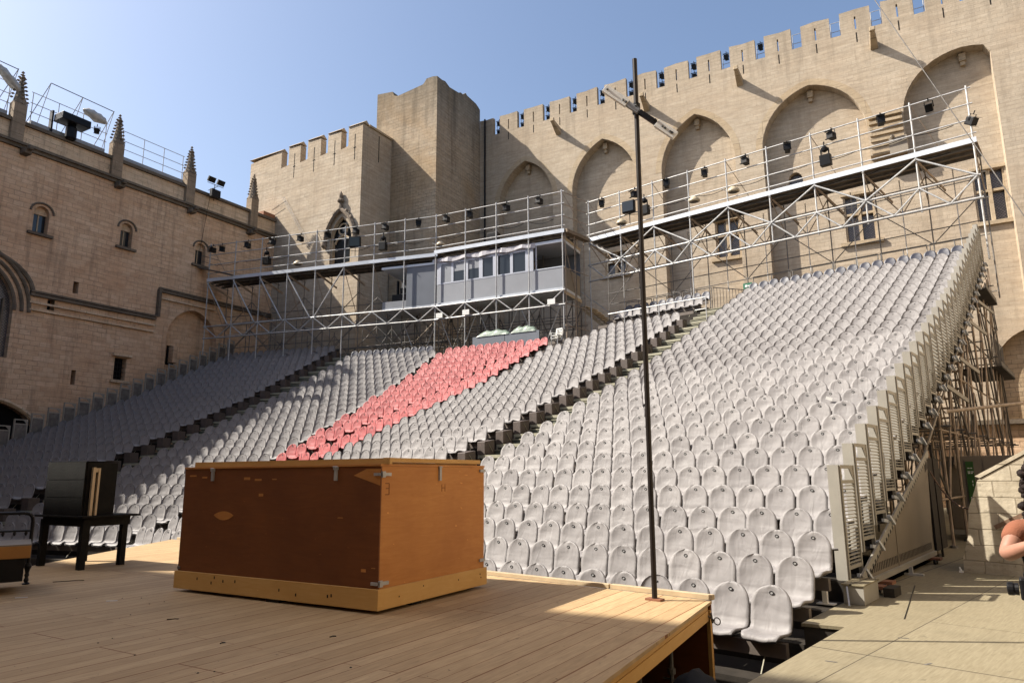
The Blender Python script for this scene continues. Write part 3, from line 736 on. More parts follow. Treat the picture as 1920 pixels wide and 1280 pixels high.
# red-left infill
fr_ = Matrix.Rotation(TR, 4, 'Z')
ry = lambda j: j*RD+3.125
for j in range(1, 26):
    if j < 7: continue
    nl = max(1, int(round(1.3+(j-8)*.53))); s0 = 18.36-.1148*j
    MB(fr_).box(-(s0+.5*nl-.1), -(s0-.30), ry(j)-.47, ry(j)+.366, FL(j)-.034, FL(j)-.004).build("infill_tread", 'tread', sc)
    MB(fr_).box(-(s0+.5*nl-.15), -(s0-.25), ry(j)-.30, ry(j)-.21, FL(j)+.22, FL(j)+.375).build("infill_rail", 'rail', sc)
wy = lambda j: j*RD+6.70
sw = stand("seating_stand", "left raked stand turned towards the stage and mostly in shadow", WING @ Vector((-25, 18, 0)), TH, WING,
           [(lin(-(16.525+5.85)), lin(-(16.525-.4)), 1, 26, wy), (lin(-(16.525+16.6)), lin(-(16.525+7.9)), 1, 29, wy)])
# aisles with two steps for each row
def aisle(t, frame, x0, x1, ys, j0, j1):
    a_ = MB(frame); rz_ = MB(frame)
    for j in range(j0, j1+1):
        y = ys(j); h0 = FL(j)
        hh = (FL(j+1)-FL(j))
        a_.box(x0, x1, y-.47, y+.09, h0-.03, h0+.004); a_.box(x0, x1, y+.02, y+.366, h0+hh/2-.03, h0+hh/2)
        a_.box(x0, x1, y-.47, y-.43, h0-.09, h0-.031)
        rz_.box(x0+.02, x1-.02, y+.04, y+.06, h0+.005, h0+hh/2-.031); rz_.box(x0+.02, x1-.02, y-.42, y-.40, h0-hh/2, h0-.031)
    a_.build("step_treads", 'nosing', t); rz_.build("step_risers", 'nosing_dk', t)
aisle(sc, IDN, -11.20, -9.28, cy, 1, 29)
aisle(sw, WING, -(16.525+7.85), -(16.525+5.9), wy, 1, 28)
# brown bench ends on the aisles
for j in range(1, 27):
    y = cy(j); b_ = MB(); f = FL(j)
    b_.add([(-11.24, y-.46, f+.02), (-10.93, y-.46, f+.02), (-10.93, y-.02, f+.02), (-11.24, y-.02, f+.02), (-11.24, y-.46, f+.40), (-10.93, y-.46, f+.40), (-10.93, y-.02, f+.47), (-11.24, y-.02, f+.47)],
           [(0, 3, 2, 1), (4, 5, 6, 7), (0, 1, 5, 4), (1, 2, 6, 5), (2, 3, 7, 6), (3, 0, 4, 7)])
    e_ = b_.build("bench_end_box", 'boxbrown', sc, bevel=.012)
    MB().bar((-10.92, y-.30, f+.34), (-10.92, y-.12, f+.12), .012, .012).build("catch_rod", 'nosing', e_)
    MB().box(-9.42, -9.27, y-.30, y-.05, f+.06, f+.40).build("bench_end_box", 'boxbrown', sr)
for j in range(1, 29):
    y = wy(j); f = FL(j)
    MB(WING).box(-(16.525+7.85), -(16.525+7.52), y-.46, y-.04, f+.02, f+.44).build("bench_end_box", 'boxbrown', sw)
# stepped side guards
def guards(t, frame, X, sgn, j0, j1, ys, wide=.15):
    for j in range(j0, j1+1):
        y0 = ys(j)-.39; y1 = y0+.70; f = FL(j)-.02; zt = f+1.58
        g = MB(frame); xi = X-sgn*wide
        g.box(min(xi, X), max(xi, X), y0-.012, y0+.012, f, zt)
        g.box(X-.02, X+.02, y0+.0125, y0+.07, f, zt); g.box(X-.025, X+.025, y1-.05, y1, f, zt)
        g.box(X-.02, X+.02, y0+.071, y1-.051, zt-.05, zt); g.box(X-.02, X+.02, y0+.071, y1-.051, zt-.26, zt-.21); g.box(X-.02, X+.02, y0+.071, y1-.051, f+.16, f+.21)
        g.add([(X+sgn*.0, y1-.22, zt-.051), (X, y1-.051, zt-.051), (X, y1-.051, zt-.2), (X+sgn*.018, y1-.22, zt-.051), (X+sgn*.018, y1-.051, zt-.051), (X+sgn*.018, y1-.051, zt-.2)], [(0, 1, 2), (3, 5, 4), (0, 2, 5, 3)])
        gp = g.build("side_guard", 'guard', t)
        lv = MB(frame); nl_ = 22 if j < 14 else 12; hh = (zt-.27-f-.215)/nl_
        for q_ in (range(nl_) if sgn > 0 else ()): lv.bar((X, y0+.071, f+.225+hh*(q_+.4)), (X, y1-.051, f+.225+hh*(q_+.4)), .03, hh*.30)
        if sgn < 0: lv.box(X-.005, X+.005, y0+.071, y1-.051, f+.215, zt-.265)
        lv.build("louvre_infill", 'guard' if sgn > 0 else 'galv_dk', gp)
        if sgn > 0:
            a_ = MB(frame); a_.bar((X+.04, y0+.35, f+.06), (X+.04, y1+.02, f+.02), .04, .05); a_.bar((X+.07, y1-.10, f+.12), (X+.11, y1+.03, f-.02), .06, .03); a_.build("guard_bracket", 'alu', gp)
guards(sr, IDN, .29, 1, 4, 30, cy)
guards(sw, WING, -(16.525+16.75), -1, 2, 29, wy, .10)
# stringer, side skirt and the wheels below it
s_ = MB(); s_.bar((.36, 3.35, .22), (.36, 9.0, 2.10), .03, .14); 
str_ = s_.build("side_stringer", 'guard', sr)
MB().bar((.30, 9.0, 2.06), (.30, 25.2, FL(30)-.12), .03, .07).build("upper_stringer", 'skirt', sr)
sl = MB()
for i in range(34):
    y = 3.6+i*.155; z = .22+(y-3.35)*.3327
    sl.bar((.377, y, z-.05), (.377, y+.05, z-.035), .003, .05)
sl.build("stringer_slots", 'black', str_)
sk = MB(); sk.poly([(3.75, .20), (8.55, .20), (8.95, 1.98), (8.75, 1.96)], lambda y, z, d: (.33+d, y, z), 0, .02)
sk.box(.325, .36, 5.62, 5.66, .2, .88)
skirt = sk.build("side_skirt", 'skirt', sr)
sl = MB()
for i in range(44):
    y = 3.85+i*.105; sl.box(.3515, .354, y, y+.035, .25, .37)
for i in range(5): sl.box(.3515, .354, 8.60+i*.06, 8.625+i*.06, 1.7+i*.02, 1.84+i*.02)
sl.build("skirt_slots", 'black', skirt)
MB().box(.30, .40, 3.3, 8.6, .12, .199).build("base_rail", 'guard', sr)
for y in (3.75, 4.3, 8.1):
    d_ = MB(); d_.box(.2, .55, y-.12, y+.12, .075, .119); dl = d_.build("dolly_board", 'red_wood', sr)
    for dy in (-.1, .1): MB().lathe((.45, y+dy, .05), [(.045, -.02), (.05, 0), (.045, .02)], 12, 'X').build("castor_wheel", 'black', dl)
MB().box(.31, .6, 6.1, 6.2, .0, .03).box(.38, .44, 6.12, 6.18, .03, .14).build("levelling_foot", 'galv', sr)
pp = MB(); pp.box(.32, .36, 9.5, 9.55, -.0, 2.3); pp.box(.30, .34, 9.0, 10.2, .15, 2.0); pp.build("perforated_panel", 'tread', sr)

# steel scaffold carrying the stand, seen from its right side
us = thing("stand_scaffold", "tall tangle of brown scaffold tubes under the right side of the raked stand", "scaffold", (0, 16, 0))
def frame_y(y): return FL(max(1, min(30, int(y/RD))))-.25
ys_ = [9.6+2.07*i for i in range(9)]
for xi, X in enumerate((.22, -1.0, -2.3, -3.9)):
    for y in ys_+[27.3]:
        zt = frame_y(y) if y < 26 else 10.2
        MB().tube((X, y, 0), (X, y, zt), .036, 7).build("standard", 'galv_brown' if xi < 2 else 'galv_dk', us)
        MB().tube((X, y, 0), (X, y, .05), .09, 7).build("base_plate", 'galv_dk', us) if xi == 0 else None
    for z in (1.1, 2.7, 4.3, 5.9, 7.5, 9.1):
        y0 = next((y for y in ys_ if frame_y(y) > z), 26)
        MB().tube((X, y0-.2, z), (X, 27.4, z), .026, 6).build("ledger", 'galv_brown' if z < 5 else 'galv_dk', us)
    for i, y in enumerate(ys_[:-1]+[26.0]):
        for z in (1.1, 2.7, 4.3, 5.9, 7.5):
            if frame_y(y) > z+1 and (xi != 3 or z in (1.1, 4.3, 7.5)):
                za, zb = (z, min(z+3.0, frame_y(y+2))) if (i+xi) % 2 else (min(z+3.0, frame_y(y)), z)
                MB().tube((X+.04, y, za), (X+.04, y+2.07 if y < 26 else 27.3, zb), .024, 6).build("diagonal_brace", 'galv_brown' if i % 2 else 'galv_dk', us)
for i, y in enumerate(ys_+[27.3]):
    for z in (2.7, 5.9, 9.1):
        if (frame_y(y) if y < 26 else 11) > z: MB().tube((-4.0, y, z+.08), (.45, y, z+.08), .024, 6).build("transom", 'galv_dk', us)
    if i % 2 == 0:
        zt = min(frame_y(y) if y < 26 else 10, 9.5); MB().tube((-3.9, y, .6), (.22, y, zt), .024, 6).build("cross_brace", 'galv_brown', us)
for (y, z, L) in ((22.2, 8.2, 3.2), (24.0, 5.55, 4.6)):
    MB().box(-.9, .55, y, y+L, z, z+.07).build("landing_platform", 'tread', us)
    MB().box(.50, .54, y, y+L, z+.071, z+.25).build("toe_board", 'galv_dk', us)
MB().tube((.5, 10.8, 3.05), (3.6, 24.5, 4.4), .04, 8).build("handrail_tube", 'galv_brown', us)
for i in range(10):
    MB().tube((.3, 24.1+.42*i, 5.6), (.3, 24.1+.42*i, 6.9), .016, 5).build("baluster", 'galv_dk', us)
st2 = MB()
for i in range(12): st2.box(-.7, .1, 14.0+.34*i, 14.28+.34*i, 2.0+.3*i, 2.04+.3*i)
for X in (-.72, .12): st2.bar((X, 13.8, 1.85), (X, 18.2, 5.7), .03, .16)
st2.build("ladder_stair", 'galv_brown', us)
for y in (12.6, 15.4, 18.4, 21.4):
    MB().bar((.34, y-.1, frame_y(y)+.05), (.66, y+.7, frame_y(y)-.3), .04, .10).build("outrigger_plate", 'guard', us)

# cabinet panels under the stand with the green sign
cbt = thing("equipment_cabinet", "low grey panelled enclosure under the scaffold with a green sign on its front", "cabinet", (.5, 14.2, 0))
MB().box(-.12, 2.3, 14.02, 16.0, .12, 2.12).build("body", 'skirt', cbt, bevel=.01)
for x in (-.08, .31, .72, 1.12, 1.52): MB().box(x, x+.36, 13.995, 14.017, .3, 2.02).build("panel", 'skirt', cbt)
MB().box(-.10, 2.25, 13.98, 14.015, .14, .26).build("kick_rail", 'guard', cbt)
sg = thing("green_sign", "tall narrow green sign with small white lettering on the grey enclosure", "sign", (.42, 13.97, .8))
MB().box(.33, .50, 13.972, 13.985, .80, 1.98).build("sign_board", 'green', sg)
tx = MB()
for z, ws in ((1.80, (.05, .04)), (1.71, (.06, .05)), (1.67, (.05, .04)), (1.06, (.05, .05)), (1.01, (.04, .05)), (.93, (.04, .0)), (.90, (.04, .0))):
    x = .365
    for w_ in ws:
        if w_: tx.box(x, x+w_, 13.966, 13.9715, z, z+.022); x += w_+.015
tx.box(.44, .455, 13.966, 13.9715, 1.45, 1.5); tx.box(.44, .455, 13.966, 13.9715, 1.36, 1.42)
tx.build("white_lettering", 'white', sg)
bpy.context.view_layer.update()
rp = MB(); pts = []
for i in range(17):
    t = i/16; pts.append(Vector((.38, 8.95, 1.72)).lerp(Vector((1.30, 7.25, 1.08)), t)-Vector((0, 0, .42*4*t*(1-t)*.55)))
tag(rp.path(pts, .016, 7).build("barrier_rope", 'rope', smooth=True), "brown rope sagging from the side panel to the stone block", "rope")

# ------------------------------------------------------------------ scaffolds over the stand
def clampd(m_, p, r=.05): m_.lathe(p, [(.02, -.05), (r, -.04), (r, .04), (.02, .05)], 7)
def truss(name, label, frame, loc, rz, xs, y0, depth, feet, zt=17.2, zd=15.0, chords=(13.4, 12.45), big=True, end_braces=True, dz=lambda x: 0):
    t = thing(name, label, "scaffold", loc, rz)
    for i, x in enumerate(xs):
        p = MB(frame).tube((x, y0, feet(i)), (x, y0, zt+.12), .037, 8)
        for z in (zt, zt-.69, zt-1.38, zt-1.98, zd-.25): clampd(p, (x, y0, z))
        for z in chords: clampd(p, (x, y0, z), .055)
        p.build("standard", 'galv', t)
        zb = zt-.9 if i in (0, len(xs)-1) else zd-.1
        MB(frame).tube((x, y0+depth, feet(i)-1.2), (x, y0+depth, zd-.1), .028, 7).build("rear_standard", 'galv_dk', t)
        if i % 2 == 0:
            MB(frame).tube((x, y0+.02, zt), (x+.9, y0+depth*.6, zd), .018, 6).build("guard_stay", 'galv_brown', t)
        MB(frame).tube((x, y0-.1, zd-.3), (x, y0+depth+.1, zd-.3), .026, 6).build("transom", 'galv_dk', t)
        MB(frame).tube((x, y0, zd-.35), (x, y0+depth, chords[0]), .022, 6).build("cross_brace", 'galv_brown', t)
    for z in (zt, zt-.69, zt-1.38, zt-1.98): MB(frame).tube((xs[0]-.15, y0, z), (xs[-1]+.15, y0, z), .031, 7).build("guard_rail", 'galv', t)
    MB(frame).box(xs[0]-.1, xs[-1]+.12, y0-.05, y0+.0, zd-.2, zd+.02).build("deck_edge", 'alu', t)
    dk = MB(frame); n_ = 4
    for k in range(n_): dk.box(xs[0]-.1, xs[-1]+.1, y0+.02+k*(depth/n_), y0+(k+1)*(depth/n_)-.01, zd-.07, zd)
    dk.build("deck_boards", 'deck_wood', t)
    for k in range(3): MB(frame).bar((xs[0]-.1, y0+.3+.55*k, zd-.24), (xs[-1]+.1, y0+.3+.55*k, zd-.24), .05, .14).build("deck_beam", 'galv_dk', t)
    MB(frame).tube((xs[0]-.1, y0+depth, zt), (xs[-1]+.1, y0+depth, zt), .02, 6) if False else None
    for z in chords: MB(frame).tube((xs[0]-.1, y0-.02, z), (xs[-1]+.1, y0-.02, z), .05, 8).build("truss_chord", 'galv', t)
    for z in (chords[0]+.55, chords[0]-.2): MB(frame).tube((xs[0], y0+depth, z), (xs[-1], y0+depth, z), .024, 6).build("rear_ledger", 'galv', t)
    for z in (chords[1]-.35, chords[1]-1.0): MB(frame).tube((xs[0], y0+depth, z), (xs[-1], y0+depth, z), .024, 6).build("rear_ledger", 'galv_dk', t)
    for i in range(len(xs)-1):
        x0, x1 = xs[i], xs[i+1]; xm = (x0+x1)/2
        for p, q in (((x0, chords[0]), (xm, chords[1])), ((xm, chords[1]), (x1, chords[0]))):
            MB(frame).tube((p[0], y0-.04, p[1]), (q[0], y0-.04, q[1]), .037, 7).build("lattice_brace", 'galv', t)
        if big:
            p, q = ((x0, chords[0]), (x1, zd-.3)) if (i % 2 == 1) == end_braces else ((x0, zd-.3), (x1, chords[0]))
            MB(frame).tube((p[0], y0-.06, p[1]), (q[0], y0-.06, q[1]), .042, 7).build("diagonal_brace", 'galv', t)
        MB(frame).tube((x0, y0+depth, chords[0] if i % 2 else chords[1]-1), (x1, y0+depth, chords[1]-1 if i % 2 else chords[0]), .022, 6).build("rear_brace", 'galv_dk', t)
    return t
xs = [-18.06+2.07*i for i in range(10)]
tr = truss("lighting_scaffold", "long silver scaffold walkway with lattice truss above the right bank of seats", IDN, (-9, 25, 10), 0, xs, 24.6, 1.9,
           lambda i: {0: 9.5, 3: 9.3, 9: 9.9}.get(i, 12.35), end_braces=True)
for i in range(9):
    x = xs[i]
    MB().tube((x+1.03, 26.5, 11.0), (x+1.03, 26.5, 14.7), .024, 6).build("rear_standard", 'galv', tr)
    MB().tube((x, 26.5, 14.6), (x+1.03, 26.5, 13.1), .026, 6).build("rear_brace", 'galv_brown', tr); MB().tube((x+1.03, 26.5, 13.1), (x+2.07, 26.5, 14.6), .026, 6).build("rear_brace", 'galv_brown', tr)
    MB().bar((x, 24.7, 14.7), (x+.7, 26.4, 13.7), .04, .10).build("deck_bracket", 'galv_brown', tr)
for z in (13.05, 14.2): MB().tube((-18.2, 26.5, z), (.7, 26.5, z), .026, 6).build("rear_ledger", 'galv', tr)
# guard frames behind the top row
def frames(t, frame, x0, x1, y, z0, z1, n_):
    for k in range(n_):
        a0 = x0+(x1-x0)*k/n_+.06; a1 = x0+(x1-x0)*(k+1)/n_-.06
        g = MB(frame)
        g.tube((a0, y, z0), (a0, y, z1), .024, 6); g.tube((a1, y, z0), (a1, y, z1), .024, 6); g.tube((a0, y, z1), (a1, y, z1), .024, 6); g.tube((a0, y, z0+.15), (a1, y, z0+.15), .02, 6); g.tube(((a0+a1)/2, y, z0), ((a0+a1)/2, y, z1), .03, 6)
        g.build("rear_guard_frame", 'galv_dk', t)
frames(sr, IDN, -9.3, .3, 30*RD+.75, FL(30), FL(30)+1.42, 5)
frames(sc, IDN, -16.6, -11.4, 30*RD+.75, FL(30), FL(30)+1.3, 3)
# left and middle scaffolds, parallel to the wings
WB = [(-41.84+1.95*i, 14.15+.776*i) for i in range(9)]
a0 = Vector((-41.84, 14.15, 0)); a1 = Vector((-26.27, 20.36, 0)); a2 = Vector((-18.30, 22.30, 0))
def lf(p, q):
    d = q-p; an = math.atan2(d.y, d.x); return Matrix.Translation(p) @ Matrix.Rotation(an, 4, 'Z'), d.length, an
F1, L1, A1_ = lf(a0, a1); F2, L2, A2_ = lf(a1, a2)
for nm, F in (('F1', F1),): pass
tl = truss("lighting_scaffold", "left scaffold walkway with big diagonal struts running from the brown wing to the control booth", F1, a0, A1_, [L1*i/8 for i in range(9)], 0, 1.9,
           lambda i: (7.2, 8.5, 8.9, 9.0, 9.2, 8.6, 11.5, 11.5, 8.9)[i], chords=(11.55, 10.75), big=False, zd=14.85)
for i in range(5):     # large struts at the left end, from deck down to the lattice
    x0 = L1*i/8; x1 = L1*(i+1)/8
    p, q = ((x0, 14.55), (x1-.25, 11.6)) if i < 4 else ((x0+.1, 11.6), (x1, 14.55))
    MB(F1).tube((p[0], -.05, p[1]), (q[0], -.05, q[1]), .045, 7).build("diagonal_brace", 'galv', tl)
tm = truss("lighting_scaffold", "middle scaffold walkway above the control booth and the red seats", F2, a1, A2_, [L2*i/4 for i in range(5)], 0, 2.0,
           lambda i: (8.6, 8.6, 8.9, 9.2, 9.4)[i], chords=(11.55, 10.75), big=False, zd=15.0)
for z in (17.2, 16.5, 15.8): MB().tube((-18.3, 22.3, z), (-18.1, 24.6, z), .022, 6).build("return_rail", 'galv_brown', tm)
MB().box(-18.35, -18.0, 22.35, 24.55, 14.8, 14.99).build("return_deck", 'deck_wood', tm)
for k in range(3):
    MB().tube((-18.2, 22.4+.9*k, 8.8), (-18.2, 22.4+.9*k, 14.8), .028, 6).build("end_standard", 'galv_brown', tm)
for z in (9.6, 10.8, 12.8): MB().tube((-18.2, 22.3, z), (-18.2, 24.6, z), .024, 6).build("end_ledger", 'galv_brown', tm)
for yy, zt_ in ((1.9, 14.6), (3.6, 12.5)):
    for i in range(9):
        x = L1*i/8+.4*(yy > 2)
        MB(F1).tube((x, yy, 7.0), (x, yy, zt_), .03, 6).build("rear_standard", 'galv_dk', tl)
        if i < 8:
            for z0_ in (7.6, 9.6, 11.6):
                q_ = (i+int(z0_)) % 2
                MB(F1).tube((x, yy, z0_ if q_ else z0_+1.9), (x+L1/8, yy, z0_+1.9 if q_ else z0_), .026, 6).build("rear_brace", 'galv_brown' if (i+int(yy)) % 3 == 0 else 'galv_dk', tl)
    for z0_ in (8.6, 9.8, 12.6): MB(F1).tube((0, yy, z0_), (L1, yy, z0_), .026, 6).build("rear_ledger", 'galv_dk', tl)
for i in range(9):
    x = L1*i/8; MB(F1).tube((x, 0, 11.5), (x, 3.6, 12.4), .025, 6).build("transom", 'galv_brown', tl); MB(F1).tube((x, 0, 9.4), (x, 3.6, 9.4), .025, 6).build("transom", 'galv_dk', tl)
    if i < 6: MB(F1).bar((x, .1, 14.5), (x+.4, 1.9, 13.9), .04, .12).build("deck_bracket", 'galv_brown', tl)
def sagcable(t, frame, xa, xb, y, z, n_, sag):
    pts_ = []
    for k_ in range(n_):
        x0 = xa+(xb-xa)*k_/n_; x1 = xa+(xb-xa)*(k_+1)/n_; s_ = sag*(.5+rnd.random())
        for q_ in range(6): t_ = q_/6; pts_.append((x0+(x1-x0)*t_, y, z-s_*4*t_*(1-t_)))
    MB(frame).path(pts_, .016, 5).build("hanging_cable", 'black', t)
sagcable(tr, IDN, -17.5, .3, 24.66, 15.85, 9, .16); sagcable(tr, IDN, -17.5, .0, 24.68, 14.72, 12, .10)
sagcable(tl, F1, .5, 16.3, .06, 15.85, 8, .16); sagcable(tm, F2, .2, 8.0, .06, 15.85, 4, .2)
# dense dark bracing under the booth
db = thing("booth_undercroft_scaffold", "dark dense scaffold bracing below the control booth behind the red seats", "scaffold", F2 @ Vector((4, 1.5, 8)), A2_)
for r_ in range(3):
    yy = .9+1.4*r_
    for i in range(9):
        x = -3.0+1.35*i; MB(F2).tube((x, yy, 7.6), (x, yy, 11.5), .035, 6).build("standard", 'galv_dk', db)
        if i < 8:
            MB(F2).tube((x, yy, 8.2 if i % 2 else 11.3), (x+1.35, yy, 11.3 if i % 2 else 8.2), .032, 6).build("diagonal_brace", 'galv_dk' if r_ else 'galv', db)
    for z in (9.0, 10.3): MB(F2).tube((-3.2, yy, z), (8.2, yy, z), .024, 6).build("ledger", 'galv_dk', db)
for i in range(6):
    x = -17+2.4*i; MB(F2).tube((x, 2.6, 7.4), (x, 2.6, 11.4), .026, 6).build("standard", 'galv_dk', db)
    MB(F2).tube((x, 2.6, 11.2 if i % 2 else 8.4), (x+2.4, 2.6, 8.4 if i % 2 else 11.2), .022, 6).build("diagonal_brace", 'galv_dk', db)
for z in (8.8, 10.2): MB(F2).tube((-17.4, 2.6, z), (-3, 2.6, z), .024, 6).build("ledger", 'galv_dk', db)
# timber stair behind the booth
ws = thing("timber_stair", "slatted timber stair descending beside the booth scaffold", "stairs", (-17.9, 25, 9))
wst = MB()
for i in range(12): wst.box(-19.2+.22*i, -19.0+.22*i, 25.4, 26.8, 11.3-.19*i, 11.34-.19*i)
for Y in (25.4, 26.8): wst.bar((-19.2, Y, 11.2), (-16.5, Y, 8.85), .04, .18)
wst.build("treads", 'wood_batten', ws); MB().tube((-19.2, 25.35, 12.2), (-16.4, 25.35, 9.9), .022, 6).build("handrail", 'galv', ws)

# control booth
bo = thing("control_booth", "pale blue-grey control booth with windows hung in the scaffold above the red seats", "booth", F2 @ Vector((0, 1, 11.6)), A2_)
xL = L2
MB(F2).box(-.35, xL, .10, 2.6, 11.60, 11.75).build("floor_slab", 'alu', bo)
MB(F1).box(L1-3.6, L1+.0, .16, 2.6, 11.60, 11.74).build("floor_slab", 'alu', bo)
MB(F2).box(-.3, xL, .12, 2.7, 14.34, 14.50).build("roof", 'alu', bo)
MB(F1).box(L1-3.7, L1, .12, 2.7, 14.20, 14.34).build("roof", 'alu', bo)
MB(F2).box(0, xL-.02, .16, .20, 11.752, 12.90).build("lower_panel", 'grey_tarp', bo)
MB(F1).box(L1-3.6, L1-2.0, .16, .20, 11.745, 12.15).build("lower_panel", 'grey_tarp', bo)
MB(F1).box(L1-2.0, L1-.05, .16, .20, 11.745, 14.19).build("blank_wall_panel", 'grey_panel', bo)
MB(F2).box(0, xL, 2.62, 2.68, 11.76, 14.33).build("rear_wall", 'grey_panel', bo)
MB(F1).box(L1-3.6, L1, 2.62, 2.68, 11.76, 14.19).build("rear_wall", 'grey_panel', bo)
MB(F2).box(xL-.06, xL-.01, .22, 2.6, 11.76, 12.95).build("end_panel", 'skirt', bo)
MB(F2).box(xL-.04, xL, .0, 2.8, 11.4, 11.59).build("end_beam", 'wood_batten', bo); MB(F2).box(xL-.04, xL, .0, 2.8, 14.51, 14.68).build("end_beam", 'wood_batten', bo)
px_w = [(.30, 1.0), (1.15, 1.88), (2.15, 2.88), (3.12, 3.80), (4.12, 4.90), (5.08, 5.86)]
wz0, wz1 = 12.98, 14.12
fr = MB(F2); ed = [0]+[v_ for p_ in px_w for v_ in p_]+[6.35]
for k in range(0, len(ed), 2): fr.box(ed[k], ed[k+1], .15, .22, 12.905, 14.335)
for (x0, x1) in px_w: fr.box(x0, x1, .15, .22, 12.905, wz0); fr.box(x0, x1, .15, .22, wz1, 14.335)
wf = fr.build("window_frame", 'white_frame', bo)
for k, (x0, x1) in enumerate(px_w):
    MB(F2).box(x0, x1, .19, .20, wz0, wz1).build("window_pane", 'glass', bo)
    if k in (0, 1, 2): MB(F2).box(x0+.01, x1-.01, .178, .186, (wz0 if k == 0 else wz0+.62), wz1-.01).build("blind", 'grey_tarp', bo)
MB(F2).box(6.5, 6.55, .16, .24, 12.9, 14.33).build("corner_post", 'white_frame', bo); MB(F2).box(6.42, xL, .14, .2, 12.905, 12.96).build("counter_edge", 'alu', bo)
tb = MB(F2)
n_ = 26
vs = []; 
for i in range(n_+1):
    x = -.2+(xL-1.5)*i/n_; s_ = .03*math.sin(i*1.3)+.02*math.sin(i*2.7); vs += [(x, .08+s_, 14.52), (x, .05+s_*1.5, 14.26+.05*math.sin(i*.9)), (x, .10+s_, 14.50), (x, .075+s_*1.5, 14.26+.05*math.sin(i*.9))]
fs = []
for i in range(n_):
    o = 4*i; fs += [(o, o+4, o+5, o+1), (o+2, o+3, o+7, o+6), (o+1, o+5, o+7, o+3)]
tb.add(vs, fs).build("roof_tarpaulin", 'white_cloth', bo)
sp = thing("desk_person_silhouette", "", "")
bpy.data.objects.remove(sp)
eq = thing("sound_desk", "dark equipment seen through the open left end of the control booth", "equipment", F1 @ Vector((L1-2.8, .8, 11.8)), A1_)
MB(F1).box(L1-3.2, L1-2.2, .6, 1.2, 11.75, 12.7).build("desk", 'black', eq, bevel=.02)
MB(F1).box(L1-2.95, L1-2.85, .7, .9, 12.701, 13.6).build("upright_unit", 'black', eq, bevel=.02)
MB(F1).box(L1-2.7, L1-2.3, .7, .74, 12.75, 13.1).build("monitor", 'black', eq)
# grey screen box with green sheets behind the top red row
sb = thing("grey_screen_box", "flat grey screen behind the top red seats with green sheeting bundled on it", "screen", r_pos(3, 26)[:3], TR)
q0 = r_pos(-1.2, 26); q1 = r_pos(7.2, 26)
FX, LX, AX = lf(Vector((q1[0], q1[1], 0)), Vector((q0[0], q0[1], 0)))
MB(FX).box(0, LX*.49, 0, .05, FL(26)+.05, FL(26)+1.12).build("panel", 'grey_panel', sb); MB(FX).box(LX*.497, LX, 0, .05, FL(26)+.05, FL(26)+1.12).build("panel", 'grey_panel', sb)
for nm, x0, x1, hh, lb in (("tarp_bundle", .25, 2.35, .34, "left bundle of green plastic sheeting on the grey screen"), ("tarp_bundle", 2.45, 4.0, .36, "right bundle of green plastic sheeting on the grey screen")):
    mb = MB(FX); nu, nv_ = 22, 8; vs = []
    for i in range(nu+1):
        for k in range(nv_+1):
            t = i/nu; s_ = k/nv_*PI; r_ = hh*(math.sin(min(1, t*5)*PI/2)*math.sin(min(1, (1-t)*3.2)*PI/2))+.02; r_ *= 1+.10*math.sin(i*.9+k*.8)+.07*math.sin(i*1.7-k)
            vs.append((x0+(x1-x0)*t, .35-.38*math.cos(s_), FL(26)+1.0+r_*math.sin(s_)+.1))
    fs = [(i*(nv_+1)+k, (i+1)*(nv_+1)+k, (i+1)*(nv_+1)+k+1, i*(nv_+1)+k+1) for i in range(nu) for k in range(nv_)]
    o = mb.add(vs, fs).build(nm, 'tarp_green'); tag(o, lb, "tarpaulin")
# stacked white chairs
ch = thing("white_chair_stack", "white plastic garden chairs stacked beside the end of the top red row", "chair", r_pos(-2.6, 26)[:3], TR)
q = r_pos(-2.4, 26); F = Matrix.Translation(Vector((q[0]+.55, q[1]-.1, FL(26)+.05)))
for k, dz_ in enumerate((0, .16)):
    m_ = MB(F)
    for sx in (-.2, .2):
        for sy in (-.2, .2): m_.bar((sx, sy, 0+dz_), (sx*.9, sy*.9, .42+dz_), .035, .035)
        m_.bar((sx, -.2, .60+dz_), (sx, .2, .62+dz_), .04, .025); m_.bar((sx, .2, .40+dz_), (sx*.9, .28, .85+dz_), .045, .02); m_.bar((sx, -.2, .4+dz_), (sx, -.2, .6+dz_), .03, .03)
    m_.box(-.2, .2, -.2, .2, .42+dz_, .445+dz_)
    for i in range(3): m_.bar((-.1+.1*i, .21, .44+dz_), (-.09+.09*i, .275, .84+dz_), .03, .015)
    m_.bar((-.2, .275, .86+dz_), (.2, .275, .86+dz_), .03, .05)
    m_.build("stacked_chair", 'white', ch)
# white rail in front of the upper tier, exit sign
wr = thing("white_tier_rail", "white tubular rail in front of the upper seats at the head of the cream steps", "railing", (-12.9, 22.8, 9))
m_ = MB(); m_.tube((-15.7, 22.6, FL(27)+1.2), (-10.35, 22.6, FL(27)+1.2), .03, 8); m_.build("top_rail", 'galv', wr)
for x in (-14.75, -12.8, -10.35): MB().tube((x, 22.6, FL(27)+.0), (x, 22.6, FL(27)+1.2), .028, 8).build("post", 'galv', wr)
MB().tube((-10.9, 22.6, FL(27)+.65), (-10.35, 22.6, FL(27)+.65), .026, 8).build("lower_rail", 'galv', wr)
gb = thing("stair_balustrade", "dark barred balustrade between the middle and right top rows", "railing", (-10.2, 26, 10))
m_ = MB()
for i in range(12): m_.tube((-11.15+.13*i, 25.4+.08*i, FL(30)), (-11.15+.13*i, 25.4+.08*i, FL(30)+1.15-.02*i), .013, 5)
m_.tube((-11.2, 25.4, FL(30)+1.17), (-9.6, 26.35, FL(30)+.92), .022, 6); m_.build("bars", 'galv_dk', gb)
